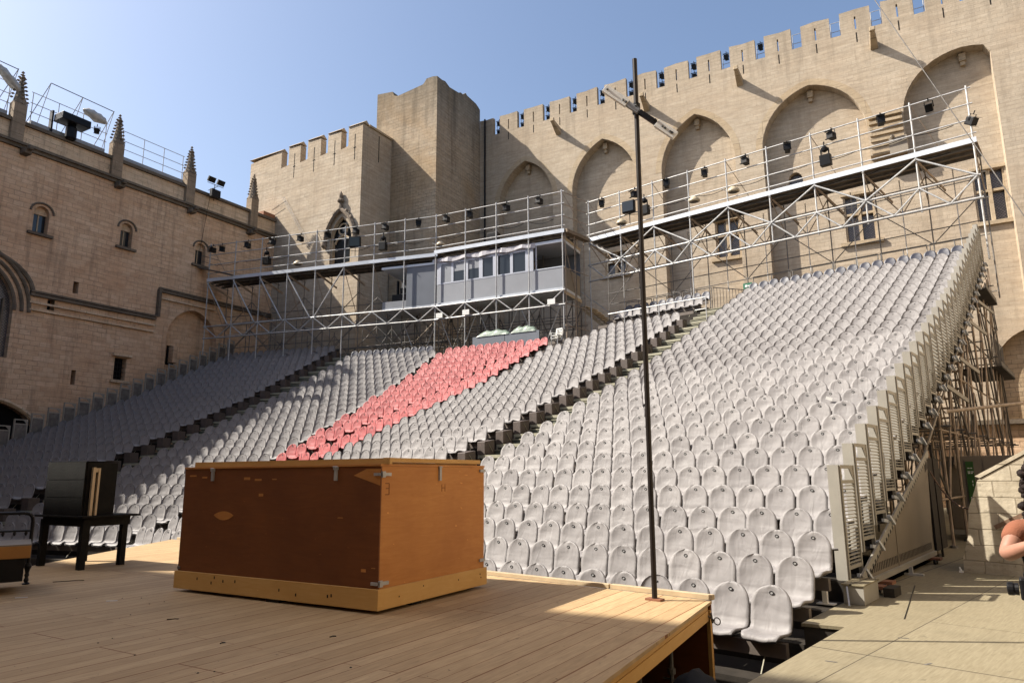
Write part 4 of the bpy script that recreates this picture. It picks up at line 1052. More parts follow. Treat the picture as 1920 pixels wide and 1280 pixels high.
sg = thing("exit_sign", "small green exit sign on the rail by the top left seat of the right block", "sign", (-9.1, 25.3, 11)); 
MB().box(-9.55, -9.10, 25.22, 25.25, FL(30)+.72, FL(30)+1.02).build("sign_board", 'sign_green', sg)
MB().box(-9.45, -9.34, 25.21, 25.219, FL(30)+.82, FL(30)+.93).box(-9.32, -9.2, 25.21, 25.219, FL(30)+.85, FL(30)+.90).build("white_mark", 'white', sg)

# ------------------------------------------------------------------ stage
stg = thing("stage", "large low wooden stage of pale pine planks in the foreground", "stage", (-6, -3, -1))
fxy = lambda x, y, d: (x, y, d)
SP = [(-.17, -.36), (-12.6, -.36), (-9.53, -3.94), (-7.0, -6.9), (-4.0, -12), (2.2, -12), (.60, -3.75)]
MB().poly(SP, fxy, .38, .352).build("plank_deck", 'stage', stg)
MB().poly([(-.20, -.40), (-12.5, -.40), (-9.5, -3.9), (-6.9, -6.9), (-4, -11.9), (2.1, -11.9), (.56, -3.75)], fxy, .350, .29).build("deck_frame", 'pine', stg)
bm_ = MB(); bm_.bar((-.215, -.42, .235), (.54, -3.75, .235), .05, .10); bm_.bar((.54, -3.75, .235), (2.1, -11.9, .235), .05, .10); bm_.build("edge_beam", 'pine', stg)
for x0, x1, t in ((-12.4, -8.0, 0), (-7.98, -4.9, 1), (-4.88, -1.45, 0), (-1.43, -.17, 1)):
    l_ = MB(); l_.box(x0, x1, -.355, -.285, .381, .432+.004*t); l_.box(x0+.02, x1-.02, -.28, -.235, .381, .422); l_.build("front_batten", 'wood_batten', stg, bevel=.004)
MB().box(-12.4, -.2, -.34, -.31, -.95, .34).build("front_skirt", 'ply_dark', stg)
MB().box(-.22, -.18, -.40, -.36, -.72, .285).build("corner_board", 'pine', stg)
MB().box(-1.3, -.221, -.395, -.37, -.90, .285).build("corner_skirt", 'ply_dark', stg)
for (x, y) in ((-.36, -.95), (-.05, -2.1), (.25, -3.5), (-1.6, -.9), (-1.2, -2.6)):
    j_ = MB(); j_.tube((x, y, -.72), (x, y, .29), .022, 8); j_.tube((x, y, -.25), (x, y, -.20), .04, 8); j_.box(x-.07, x+.07, y-.07, y+.07, -.725, -.71); j_.tube((x-.1, y, -.30), (x+.1, y, -.30), .01, 5)
    j_.build("prop_jack", 'galv_dk', stg)
    MB().box(x-.22, x+.16, y-.14, y+.12, -.77, -.727).build("prop_board", 'pine', stg)
MB().bar((.40, -3.2, .24), (.05, -2.0, -.35), .03, .12).build("edge_strut", 'pine', stg)
MB().poly([(.30, -.5), (.72, -.5), (.72, -30), (-8, -30), (-8, -.42), (.30, -.42)], fxy, -.78, -.99).build("under_stage_cloth", 'black_cloth', stg)
gpl = MB()
for k in range(12):
    a0_, a1_ = 2*PI*k/12, 2*PI*(k+1)/12; gpl.tube((-.08+.035*math.cos(a0_), -.45, .20+.035*math.sin(a0_)), (-.08+.035*math.cos(a1_), -.45, .20+.035*math.sin(a1_)), .006, 5)
gpl.tube((-.20, -.42, .24), (-.11, -.45, .20), .01, 6); gpl.tube((-.15, -.41, .17), (-.15, -.44, .27), .012, 6)
tag(gpl.build("scaffold_clamp", 'galv_dk'), "small metal ring clamp on the corner of the stage", "clamp")
# litter on the planks
for k, (x, y, L, a_, mt, lb) in enumerate(((-3.7, -4.4, .10, .3, 'black', "short black twisted cable scrap on the planks in front of the chest"), (-5.25, -4.35, .11, .1, 'white', "longer white paper scrap near the chest's left corner"),
        (-1.9, -3.9, .05, .8, 'black', "small bent black scrap nearest the chest's front corner"), (-6.3, -4.9, .12, .25, 'white', "small white tape scrap left of the chest"), (-7.3, -4.1, .35, .35, 'black', "long dark split in the planks beside the bed"),
        (-2.4, -4.6, .04, 1.2, 'black', "tiny black crumb at the middle of the stage"))):
    F = Matrix.Translation((x, y, .385)) @ Matrix.Rotation(a_+.8, 4, 'Z')
    m_ = MB(F)
    if mt == 'white': m_.box(-L/2, L/2, -.012, .012, -.0035, -.001)
    else: m_.tube((-L/2, 0, 0), (L*.2, .008, 0), .0045, 5); m_.tube((L*.2, .008, 0), (L/2, -.018, 0), .0045, 5)
    tag(m_.build("stage_scrap", mt), lb, "scrap", "scraps lying on the stage")

for k in range(14):
    x, y = rnd.uniform(-6.5, .2), rnd.uniform(-5.6, -3.6)
    if x < -2.0 and y > -4.0: y -= .8
    F = Matrix.Translation((x, y, .3815)) @ Matrix.Rotation(rnd.uniform(0, 3), 4, 'Z')
    tag(MB(F).lathe((0, 0, 0), [(rnd.uniform(.006, .011), 0), (.005, .004)], 7).build("screw_head", 'black'), "tiny dark screw head in the stage planks in front of the chest", "screw", "screw heads in the stage planks")
for k, (x, y, a_) in enumerate(((1.35, .9, .3), (1.75, -.1, 1.2), (1.05, -.55, .1))):
    F = Matrix.Translation((x, y, .0015)) @ Matrix.Rotation(a_, 4, 'Z')
    tag(MB(F).box(-.05, .05, -.012, .012, 0, .001).build("tape_scrap", 'galv_dk'), "small grey tape scrap on the beige floor, %s from the camera" % ("farthest", "middle one", "nearest")[k], "scrap", "tape scraps on the floor")
# ------------------------------------------------------------------ chest
ca0, ca1, cb0, cb1 = -5.97, -2.83, -2.62, -.64
cs = thing("wooden_chest", "very large orange and dark brown plywood chest standing on the stage", "chest", PAL @ Vector((-4.4, -1.6, .38)), R(10))
zb0 = .44
MB(PAL).box(ca0+.025, ca1-.03, cb0+.03, cb0+.045, .60, 1.79).build("front_panel", 'ply_dark', cs)  # front panel set darker and browner than the side panel
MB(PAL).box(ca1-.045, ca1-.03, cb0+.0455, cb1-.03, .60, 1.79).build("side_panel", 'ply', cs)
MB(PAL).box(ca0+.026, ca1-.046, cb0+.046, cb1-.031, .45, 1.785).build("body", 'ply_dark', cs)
bb = MB(PAL); bb.box(ca0, ca1-.024, cb0+.004, cb0+.0285, .415, .612); b1_ = bb.build("base_board", 'pine', cs, bevel=.003)
bb = MB(PAL); bb.box(ca1-.0285, ca1-.004, cb0+.004, cb1, .415, .612); b1_ = bb.build("base_board", 'pine', cs, bevel=.003)
l1 = MB(PAL); l1.box(ca0+.02, ca1-.025, cb0+.02, cb1-.02, 1.791, 1.812); lid = l1.build("lid", 'ply', cs, bevel=.002)
l2 = MB(PAL); l2.box(ca0+.10, ca1+.02, cb0+.10, cb0+.14, 1.8125, 1.872); l2.box(ca0+.10, ca1-.10, cb0+.141, cb1-.08, 1.8125, 1.832); l2.box(ca1-.10, ca1-.055, cb0+.141, cb1-.07, 1.8325, 1.878); l2.build("lid_batten", 'pine', lid)
def latch(kind, a_, b_, z):
    m_ = MB(PAL)
    if kind == 'front': m_.box(a_-.018, a_+.018, cb0+.010, cb0+.0295, z-.11, z+.03); m_.box(a_-.028, a_+.028, cb0+.004, cb0+.0295, z+.0, z+.035); m_.tube((a_-.03, cb0+.006, z+.03), (a_+.03, cb0+.006, z+.03), .007, 6)
    if kind == 'side': m_.box(ca1-.0295, ca1-.008, b_-.018, b_+.018, z-.12, z+.03); m_.tube((ca1-.01, b_-.03, z+.03), (ca1-.01, b_+.03, z+.03), .007, 6)
    if kind == 'corner':
        m_.box(ca1-.11, ca1-.031, cb0+.012, cb0+.0295, z-.014, z+.014); m_.box(ca1-.0295, ca1-.010, cb0+.03, cb0+.17, z-.016, z+.016); m_.box(ca1-.0295, ca1-.004, cb0+.03, cb0+.075, z-.03, z+.03)
    if kind == 'far': m_.box(ca1-.0295, ca1-.008, cb1-.14, cb1-.03, z-.016, z+.016)
    m_.build("latch", 'galv', cs)
latch('front', -5.42, 0, 1.76); latch('front', -3.46, 0, 1.76); latch('side', 0, -1.60, 1.76); latch('corner', 0, 0, 1.71); latch('corner', 0, 0, .66); latch('far', 0, 0, 1.75); latch('far', 0, 0, .70)
m_ = MB(PAL); m_.box(ca0+.026, ca0+.07, cb0+.018, cb0+.0295, .63, .66); m_.build("latch", 'galv_dk', cs)
pt = []
for k in range(13): t = k/12; pt.append((-5.36+.34*t, 1.262-.055*math.sin(PI*t)**.8))
for k in range(11, 0, -1): t = k/12; pt.append((-5.36+.34*t, 1.262+.045*math.sin(PI*t)**.8))
MB(PAL).poly(pt, fb(cb0+.0295), -.0035, 0).build("wood_patch", 'ply', cs)
MB(PAL).poly([(-3.22, 1.70), (-2.865, 1.60), (-2.865, 1.765), (-3.05, 1.765)], fb(cb0+.0295), -.0035, 0).build("wood_patch", 'ply', cs)
for (a_, z, L, h) in ((-5.85, 1.70, .12, .018), (-5.62, 1.68, .09, .02), (-4.88, 1.66, .10, .03), (-4.70, 1.65, .11, .022), (-4.42, 1.66, .07, .012), (-4.62, 1.48, .07, .03), (-3.42, 1.27, .07, .01), (-3.08, .76, .06, .03), (-2.95, .80, .05, .008)):
    MB(PAL).box(a_, a_+L, cb0+.027, cb0+.0296, z, z+h).build("scuff", 'ply', cs)
t3 = MB(PAL)
for seg in (((-2.52, 1.62), (-2.46, 1.62)), ((-2.46, 1.62), (-2.46, 1.57)), ((-2.51, 1.57), (-2.46, 1.57)), ((-2.46, 1.57), (-2.46, 1.51)), ((-2.52, 1.51), (-2.46, 1.51))):
    p, q = seg; t3.bar((ca1-.029, p[0], p[1]), (ca1-.029, q[0], q[1]), .003, .008)
t3.build("stencilled_figure_three", 'ply_dark', cs)
t3 = MB(PAL)
for seg in (((-1.55, 1.60), (-1.55, 1.52)), ((-1.49, 1.60), (-1.49, 1.52)), ((-1.55, 1.56), (-1.49, 1.56))):
    p, q = seg; t3.bar((ca1-.029, p[0], p[1]), (ca1-.029, q[0], q[1]), .003, .006)
t3.build("stencilled_letter_h", 'ply_dark', cs)
kn = MB(PAL)
for (a_, z) in ((-5.55, .53), (-5.3, .50), (-5.25, .56), (-5.1, .53), (-4.9, .54), (-4.2, .50), (-3.95, .47), (-3.5, .49), (-3.45, .50)): kn.box(a_, a_+.015, cb0+.001, cb0+.0039, z, z+.03)
for (b_, z) in ((-2.3, .50), (-1.9, .55), (-1.25, .53), (-.8, .54), (-.78, .50)): kn.box(ca1-.0039, ca1-.001, b_, b_+.012, z, z+.015)
kn.build("board_knots", 'black', cs)
for a_, b_ in ((-4.3, cb0+.10), (-5.7, cb0+.3), (-2.98, -1.95), (-3.1, -.8)): MB(PAL).box(a_-.10, a_+.10, b_-.08, b_+.08, .381, .45).build("foot_block", 'black', cs)

# ------------------------------------------------------------------ pole with the fixture
pl = thing("stage_pole", "tall thin dark pole standing at the front right of the stage", "pole", (-.65, -.71, .38))
MB().tube((-.65, -.71, .40), (-.62, -.70, 6.70), .030, 12).build("shaft", 'pole', pl, smooth=False)
MB().box(-.74, -.56, -.76, -.66, .381, .402).build("base_plate", 'red_wood', pl)
Cf = Vector((-.62, -.74, 6.02)); ex = Vector((-.21+.92, -.47+.86, 5.61-6.32)).normalized()
bx = thing("tube_light_fixture", "white batten light fixture clamped at an angle near the top of the dark pole", "light fixture", Cf)
L_ = 1.08; p0 = Vector((-.92, -.93, 6.32)); p1 = Vector((-.21, -.54, 5.61))
fd = (p1-p0); P_ = lambda t: p0+fd*t
MB().bar(P_(0), P_(.33), .05, .10).build("white_end_box", 'white', bx, bevel=.004)
MB().bar(P_(.331), P_(.49), .045, .07).build("grey_middle_box", 'grey_tarp', bx, bevel=.004)
MB().bar(P_(.50), P_(.73), .05, .06).build("black_bracket", 'black', bx, bevel=.004)
MB().bar(P_(.74), P_(1.0), .05, .10).build("white_end_box", 'white', bx, bevel=.004)
for t in (.04, .27, .31, .82, .86, .93, .955): MB().obox(Matrix.Translation(P_(t)+Vector((.015, -.027, 0))), .018, .02, .02).build("fixture_hole", 'black', bx)
m_ = MB(); m_.tube((-.625, -.70, 5.98), (-.625, -.70, 6.10), .05, 10); m_.tube((-.67, -.76, 6.04), (-.58, -.76, 6.04), .022, 8); m_.tube(P_(.50), P_(.735), .02, 6); m_.tube(P_(.73)+Vector((0, -.03, .04)), P_(.73)+Vector((0, .03, -.04)), .02, 6)
m_.build("clamp", 'black', bx)

# ------------------------------------------------------------------ table with crate, bed
tb = thing("black_table", "low black wooden table with square legs at the left of the stage", "table", (-9, -3.3, .38), R(10))
TF = Matrix.Translation((-8.45, -3.58, .38)) @ Matrix.Rotation(R(10), 4, 'Z')   # near right leg foot; x along the front
for (x, y) in ((0, 0), (-1.08, 0), (-.10, .66), (-1.12, .66)):
    MB(TF).box(x-.045, x+.045, y-.045, y+.045, 0, .70).build("leg", 'plank_black', tb, bevel=.004)
MB(TF).box(-1.22, .10, -.10, .80, .735, .765).build("table_top", 'plank_black', tb, bevel=.004)
ap = MB(TF); ap.box(-1.10, .02, -.03, -.005, .61, .734); ap.box(-.005, .025, -.03, .68, .61, .734); ap.box(-1.1, .02, .655, .68, .61, .734); ap.build("apron", 'plank_black', tb)
cr = thing("black_crate", "black slatted wooden crate standing on the black table", "crate", TF @ Vector((-.5, .2, .766)), R(10))
for k in range(3): MB(TF).box(-1.06, -.02, -.06, -.035, .768+.262*k, 1.022+.262*k).build("front_plank", 'plank_black', cr, bevel=.003)
MB(TF).box(-1.05, -.03, -.034, .42, .768, 1.53).build("crate_body", 'black_cloth', cr)
MB(TF).box(-.028, -.005, -.034, .42, .768, 1.54).build("end_board", 'plank_black', cr)
MB(TF).box(-1.06, .0, -.06, .42, 1.5505, 1.562).build("top_edge", 'plank_black', cr)
wfm = MB(TF); wfm.box(.01, .055, .02, .06, .768, 1.47); wfm.box(.01, .055, .10, .13, .768, 1.46); wfm.box(.01, .05, .06, .10, 1.40, 1.46)
tag(wfm.build("pale_frame_batten", 'wood_batten'), "pale upright wooden frame leaning on the right end of the black crate", "frame")
bd = thing("iron_bed", "black iron bedstead with a bright orange board cut off by the left edge", "bed", (-7.9, -4.9, .38), R(10))
BF = Matrix.Translation((-7.44, -4.54, .38)) @ Matrix.Rotation(R(71), 4, 'Z')    # x runs along the visible end towards far right, post at origin
BF = Matrix.Translation((-7.44, -4.54, .38)) @ Matrix.Rotation(math.atan2(-.29, -.08), 4, 'Z')
lgm = MB(BF); lgm.lathe((0, 0, 0), [(.035, 0), (.045, .012), (.02, .03), (.03, .05), (.018, .09), (.028, .11), (.02, .14), (.03, .18), (.045, .22), (.03, .26)], 10)
lgm.tube((0, 0, .25), (0, 0, .78), .022, 8); 
arc = [(0, 0, .78), (.01, 0, .83), (.04, 0, .865), (.09, 0, .88), (.9, 0, .88)]; lgm.path(arc, .022, 8); lgm.tube((0, 0, .66), (.9, 0, .66), .014, 7)
for i in range(6): lgm.lathe((.06+.12*i, 0, .60), [(.008, 0), (.02, .03), (.008, .06)], 6)
lgm.build("headboard_frame", 'black', bd)
MB(BF).box(-.0, 1.2, .03, .9, .40, .54).build("orange_board", 'orange_board', bd, bevel=.004)
MB(BF).box(.0, 1.2, .02, .9, .541, .556).build("cushion", 'skirt', bd)
MB(BF).box(.05, 1.2, .04, .88, .14, .399).build("dark_base", 'black', bd)
orn = MB(BF)
for i in range(5): orn.lathe((.06+.05*i, .04, .15+.01*i), [(.005, -.03), (.025, 0), (.02, .02), (.005, .05)], 7)
orn.build("carved_scroll", 'black', bd)

# ------------------------------------------------------------------ stone ramp block, small floor things
rb = thing("stone_ramp_block", "pale rough stone side wall of a stair with a sloping top at the right edge", "stone wall", (1.6, 7.2, 0))
o_ = Vector((1.05, 7.11, 0)); dx = (Vector((1.84, 7.04, 0))-o_).normalized()
RF = Matrix.Translation(o_) @ Matrix.Rotation(math.atan2(dx.y, dx.x), 4, 'Z')
MB(RF).poly([(0, 0), (4.5, 0), (4.5, 3.9), (.37, 1.55), (.28, 1.30), (.19, 1.08), (.13, .6), (.02, .25)], lambda x, z, d: (x, d, z), 0, 1.6).build("wall_face", 'stone_rough', rb, bevel=.015)
MB(RF).poly([(.40, 1.60), (4.5, 3.94), (4.5, 3.99), (.33, 1.63)], lambda x, z, d: (x, d, z), -.02, 1.62).build("coping", 'stone_rough', rb)
MB(RF).bar((.55, -.09, .78), (2.4, -.09, 1.75), .05, .07).build("stone_handrail", 'rope', rb)
mg = MB(); mg.tube((-.04, 7.25, .0), (.22, 7.20, .0), .001, 4)
bl = MB(); bl.box(.98, 1.04, 7.0, 7.06, 0, .03); bl.tube((1.01, 7.03, .02), (.99, 7.03, .09), .02, 8, .01)
tag(bl.build("white_bollard_stub", 'white'), "small white and black stub at the foot of the stone stair wall", "stub")
sf = thing("white_steel_foot", "short white steel bracket foot standing by the front end of the seats", "bracket", (.12, 2.45, 0))
MB().box(.02, .24, 2.38, 2.52, .002, .015).box(.09, .15, 2.42, 2.48, .015, .23).build("plate_and_post", 'white', sf)
bxs = thing("step_box", "olive grey painted step box at the end of the third seat row", "box", (.45, 3.3, 0))
MB().box(.30, .56, 2.62, 3.35, .001, .24).build("box_body", 'guard', bxs, bevel=.006); MB().box(.285, .575, 2.6, 3.37, .2405, .258).build("box_lid", 'deck_beige', bxs)
MB().bar((.36, 2.6, .22), (.44, 2.35, .02), .02, .02).build("stay", 'galv', bxs)
bxd = MB(); bxd.box(.58, .72, 3.5, 3.9, .001, .12); tag(bxd.build("dark_wedge_block", 'tread'), "small dark block on the floor beside the step box", "block")
cbx = MB(); cbx.tube((1.14, 1.99, .004), (.70, 4.9, .006), .006, 5); tag(cbx.build("floor_cable", 'black'), "thin black cable running straight along the beige boards", "cable")
sh = MB(); nn_ = 14
vs = []
for i in range(nn_+1):
    for k in range(7):
        t = i/nn_; s_ = k/6*PI; vs.append((.30+.75*t, -1.95-.55*t-.25*math.cos(s_), -.02+.14*math.sin(s_)*math.sin(PI*min(1, t*1.5+.2))+.015*math.sin(i*2.1+k)))
sh.add(vs, [(i*7+k, (i+1)*7+k, (i+1)*7+k+1, i*7+k+1) for i in range(nn_) for k in range(6)])
tag(sh.build("folded_black_sheet", 'black_cloth', smooth=True), "folded black cloth edge hanging over the floor beside the stage", "cloth")

# ------------------------------------------------------------------ person
def skin_body(name, pts, edges, root, mat_, parent, sub=2):
    me = bpy.data.meshes.new(name); me.from_pydata([p[0] for p in pts], edges, [])
    o = bpy.data.objects.new(name, me); COL.objects.link(o)
    sm_ = o.modifiers.new("skin", 'SKIN'); sm_.use_smooth_shade = True; sm_.branch_smoothing = .6
    for i, p in enumerate(pts):
        r_ = p[1]; me.skin_vertices[0].data[i].radius = (r_, r_) if not isinstance(r_, tuple) else r_
        me.skin_vertices[0].data[i].use_root = (i == root)
    o.modifiers.new("sub", 'SUBSURF').render_levels = sub; o.modifiers["sub"].levels = sub
    bpy.context.view_layer.update()
    dg = bpy.context.evaluated_depsgraph_get(); me2 = bpy.data.meshes.new_from_object(o.evaluated_get(dg))
    o.modifiers.clear(); o.data = me2; me2.materials.clear(); me2.materials.append(M[mat_])
    for p in me2.polygons: p.use_smooth = True
    if parent is not None: o.parent = parent; WM[o.name] = WM[parent.name]
    return o
# local frame: x = to the person's left in the picture is -x, -y towards the camera
pd = Vector((2.93-CAM.x, -2.98-CAM.y, 0)); pang = math.atan2(pd.y, pd.x)-PI/2
PF = Matrix.Translation((2.99, -2.90, 0)) @ Matrix.Rotation(pang, 4, 'Z')
bpts = [((0, 0, .96), (.13, .10)), ((0, 0, 1.12), (.125, .095)), ((0, .01, 1.30), (.14, .10)), ((0, .015, 1.41), (.09, .07)), ((0, .0, 1.49), .052), ((0, -.01, 1.54), .05), ((0, -.015, 1.60), (.075, .09)), ((0, -.01, 1.67), (.07, .085)), ((0, -.0, 1.72), (.045, .05)),
        ((-.10, .01, 1.40), .06), ((-.175, .0, 1.385), .055), ((-.212, -.06, 1.325), .046), ((-.236, -.12, 1.262), .044), ((-.20, -.19, 1.285), .038), ((-.12, -.28, 1.33), .030), ((-.085, -.315, 1.35), .027),
        ((.10, .01, 1.40), .06), ((.175, .0, 1.385), .055), ((.21, -.04, 1.28), .047), ((.22, -.08, 1.17), .042), ((.16, -.18, 1.20), .035), ((.09, -.28, 1.27), .028), ((.06, -.32, 1.30), .026),
        ((-.09, 0, .90), (.085, .09)), ((-.10, 0, .70), .072), ((-.10, -.01, .48), .052), ((-.10, .01, .28), .050), ((-.10, .02, .09), .034), ((-.11, -.08, .04), .035), ((-.115, -.16, .03), .028),
        ((.09, 0, .90), (.085, .09)), ((.10, 0, .70), .072), ((.10, -.01, .48), .052), ((.10, .01, .28), .050), ((.10, .02, .09), .034), ((.11, -.08, .04), .035), ((.115, -.16, .03), .028),
        ((0, -.095, 1.615), .014)]
bed_ = [(0, 1), (1, 2), (2, 3), (3, 4), (4, 5), (5, 6), (6, 7), (7, 8), (3, 9), (9, 10), (10, 11), (11, 12), (12, 13), (13, 14), (14, 15), (3, 16), (16, 17), (17, 18), (18, 19), (19, 20), (20, 21), (21, 22),
        (0, 23), (23, 24), (24, 25), (25, 26), (26, 27), (27, 28), (28, 29), (0, 30), (30, 31), (31, 32), (32, 33), (33, 34), (34, 35), (35, 36), (6, 37)]
# fingers and thumb of both hands
for sgn, base in ((-1, 15), (1, 22)):
    hb = Vector(bpts[base][0])
    for k in range(4):
        o_ = Vector(((k-1.5)*.019, -.035, .012)); i0 = len(bpts)
        bpts += [(tuple(hb+o_), .0095), (tuple(hb+o_+Vector((-.004*sgn, -.030-.004*(k % 3), .004))), .0085), (tuple(hb+o_+Vector((-.006*sgn, -.046-.004*(k % 3), -.018))), .0075)]
        bed_ += [(base, i0), (i0, i0+1), (i0+1, i0+2)]
    i0 = len(bpts); bpts += [(tuple(hb+Vector((-.03*sgn, -.005, .02))), .011), (tuple(hb+Vector((-.045*sgn, -.035, .03))), .009)]; bed_ += [(base, i0), (i0, i0+1)]
pn_ = thing("person", "person in rust T-shirt and white trousers standing at the right edge with bent arm", "person", (2.99, -2.90, 0), pang)
skin_body("body", bpts, bed_, 0, 'skin', pn_)
shirt = [((0, 0, .93), (.165, .125)), ((0, 0, 1.08), (.155, .12)), ((0, .01, 1.26), (.165, .12)), ((0, .015, 1.385), (.13, .09)), ((0, .008, 1.44), (.07, .06)),
         ((-.11, .01, 1.395), .078), ((-.18, .0, 1.385), .072), ((-.205, -.035, 1.345), .058), ((-.214, -.06, 1.318), .055), ((.11, .01, 1.395), .078), ((.18, .0, 1.385), .072), ((.205, -.04, 1.30), .066), ((.21, -.06, 1.25), .064)]
skin_body("t_shirt", shirt, [(0, 1), (1, 2), (2, 3), (3, 4), (3, 5), (5, 6), (6, 7), (7, 8), (3, 9), (9, 10), (10, 11), (11, 12)], 0, 'rust', pn_)
skin_body("trousers", [((0, 0, .93), (.15, .115)), ((-.085, 0, .86), (.11, .115)), ((-.10, 0, .60), .10), ((-.115, 0, .30), .095), ((-.12, 0, .12), .10), ((.085, 0, .86), (.11, .115)), ((.10, 0, .60), .10), ((.115, 0, .30), .095), ((.12, 0, .12), .10)],
          [(0, 1), (1, 2), (2, 3), (3, 4), (0, 5), (5, 6), (6, 7), (7, 8)], 0, 'white_cloth', pn_)
hr = MB()
for k in range(420):
    u_ = rnd.uniform(0, 2*PI); v2 = rnd.uniform(-.9, 1); rr = .115+.03*rnd.random(); rh = math.sqrt(max(0, 1-v2*v2))
    c = Vector((rr*rh*math.cos(u_), .015+rr*rh*math.sin(u_)*1.05, 1.635+rr*v2*1.15))
    if c.y < -.075 and 1.55 < c.z < 1.70 and abs(c.x) < .07: continue
    if k % 2 == 0: c.z -= rnd.uniform(.05, .24); c.x *= 1.08; c.y = abs(c.y)*.8
    r_ = rnd.uniform(.014, .027); hr.lathe(c, [(.002, -r_), (r_, -r_*.3), (r_*.9, r_*.4), (.002, r_)], 6)
hr.build("curly_hair", 'hair', pn_, smooth=True)
for sx in (-.03, .03): MB().lathe((sx, -.098, 1.64), [(.002, -.01), (.011, 0), (.002, .008)], 8, 'Y').build("eye", 'white', pn_)
cmm = thing("shoulder_camera", "black camera with a long lens hanging on a strap at the person's hip", "camera", PF @ Vector((-.2, -.1, 1.05)), pang)
m_ = MB(PF); m_.box(-.20, -.12, -.17, -.06, 1.04, 1.15); m_.box(-.18, -.14, -.14, -.09, 1.151, 1.18); m_.build("camera_body", 'black', cmm, bevel=.01)
m_ = MB(PF); m_.lathe((-.21, -.12, 1.09), [(.030, -.045), (.034, -.04), (.034, -.02), (.030, -.012), (.032, .005)], 16, 'X'); m_.build("lens", 'black', cmm)
m_ = MB(PF); m_.tube((-.256, -.12, 1.09), (-.2565, -.12, 1.09), .026, 14); m_.build("lens_glass", 'glass', cmm)
MB(PF).path([(-.15, -.10, 1.17), (-.165, -.13, 1.26), (-.12, -.13, 1.35), (-.05, -.05, 1.45)], .013, 6).build("strap", 'black', cmm)
for o in list(pn_.children):      # figure meshes are modelled in the person's own local frame
    if o.name.split('.')[0] in ("curly_hair", "eye"): o.data.transform(WM[pn_.name])

# ------------------------------------------------------------------ stage lights
def light_proto(kind, name, label):
    t = thing(name, label, "stage light")
    if kind == 'spot':
        m_ = MB(); m_.box(-.11, .11, -.16, .16, -.47, -.17); m_.build("housing", 'black', t, bevel=.03)
        m_ = MB(); m_.box(-.13, .13, -.19, -.16, -.46, -.18); m_.box(-.15, .15, -.30, -.19, -.165, -.155); m_.box(-.15, .15, -.30, -.19, -.49, -.48); m_.build("barn_doors", 'black', t)
        m_ = MB(); m_.tube((0, 0, .05), (0, 0, -.08), .022, 6); m_.bar((-.14, 0, -.08), (.14, 0, -.08), .03, .012); m_.bar((-.14, 0, -.08), (-.14, 0, -.32), .03, .012); m_.bar((.14, 0, -.08), (.14, 0, -.32), .03, .012); m_.build("yoke", 'black', t)
    elif kind == 'mover':
        m_ = MB(); m_.lathe((0, 0, -.28), [(.05, -.12), (.13, -.06), (.14, .05), (.06, .13)], 10); m_.build("head", 'black', t)
        MB().box(-.21, .21, -.15, .15, -.98, -.52).build("base_box", 'black', t, bevel=.02)
        m_ = MB(); m_.bar((-.15, 0, -.25), (-.15, 0, -.55), .05, .03); m_.bar((.15, 0, -.25), (.15, 0, -.55), .05, .03); m_.tube((0, 0, .04), (0, 0, -.15), .03, 6); m_.build("yoke", 'black', t)
    elif kind == 'flood':
        m_ = MB(); m_.box(-.33, .33, -.08, .14, -.32, .28); m_.build("housing", 'black', t, bevel=.03)
        m_ = MB(); m_.box(-.28, .28, -.095, -.081, -.27, .23); m_.build("lens", 'glass', t); m_ = MB(); m_.tube((0, .1, -.32), (0, .1, -.85), .02, 6); m_.build("yoke", 'black', t)
    elif kind == 'cream':
        m_ = MB(); m_.lathe((0, 0, .12), [(.08, .14), (.22, .02), (.27, -.06), (.26, -.12)], 14); m_.build("housing", 'cream_lamp', t, smooth=True)
        m_ = MB(); m_.lathe((0, 0, -.01), [(.20, -.02), (.16, .02)], 14); m_.build("lens", 'black', t)
        m_ = MB(); m_.tube((-.25, 0, .05), (-.5, 0, .22), .015, 5); m_.build("yoke", 'galv', t)
    kids(t); return t
PRO = {k: light_proto(k, nm, lb) for k, nm, lb in (('spot', "spotlight", "x"), ('mover', "moving_head_light", "x"), ('flood', "floodlight", "x"), ('cream', "cream_work_lamp", "x"))}
usedp = set()
def hang(kind, p, az, tilt, label, group):
    o = PRO[kind] if kind not in usedp else copy_tree(PRO[kind]); usedp.add(kind)
    o.location = p; o.rotation_euler = (tilt, 0, az); o.scale = (1.12, 1.12, 1.12); o['label'] = label; o['group'] = group; return o
RS = [(-17.12, 17.2), (-14.98, 17.2), (-13.03, 17.2), (-10.88, 17.2), (-8.72, 17.2), (-6.69, 17.2), (-4.69, 17.2), (-2.64, 17.2), (-.8, 17.2)]
for i, (x, z) in enumerate(RS):
    tl_ = (.0, .1, -.05, .05, 0, -.08, .04, .0, .5)[i]
    hang('spot', (x, 24.55, z), rnd.uniform(-.5, .5), tl_, "black spotlight hanging from the right scaffold rail, %s from the left" % ORD[i+1], "spotlights on the scaffold rails")
hang('spot', (.75, 24.5, 16.05), 1.0, .6, "black spotlight sticking out past the right end of the right scaffold", "spotlights on the scaffold rails")
hang('flood', (-15.34, 24.45, 16.2), .1, 0, "square black floodlight left of the dark pole on the right scaffold", "square floodlights on the scaffolds")
hang('mover', (-14.39, 24.5, 16.6), .0, .05, "black moving head light just right of the dark pole", "moving head lights on the scaffolds")
hang('mover', (-5.05, 24.5, 16.6), .0, .1, "black moving head light at the middle of the right scaffold", "moving head lights on the scaffolds")
for x, z, nm in ((-16.37, 15.4, "at the left end of the right scaffold"), (-12.0, 15.55, "right of the pole on the right scaffold"), (-9.9, 15.5, "below the fifth spotlight of the right scaffold")):
    hang('cream', (x+.4, 24.7, z), .3, .1, "cream round work lamp %s" % nm, "cream work lamps on the scaffold decks")
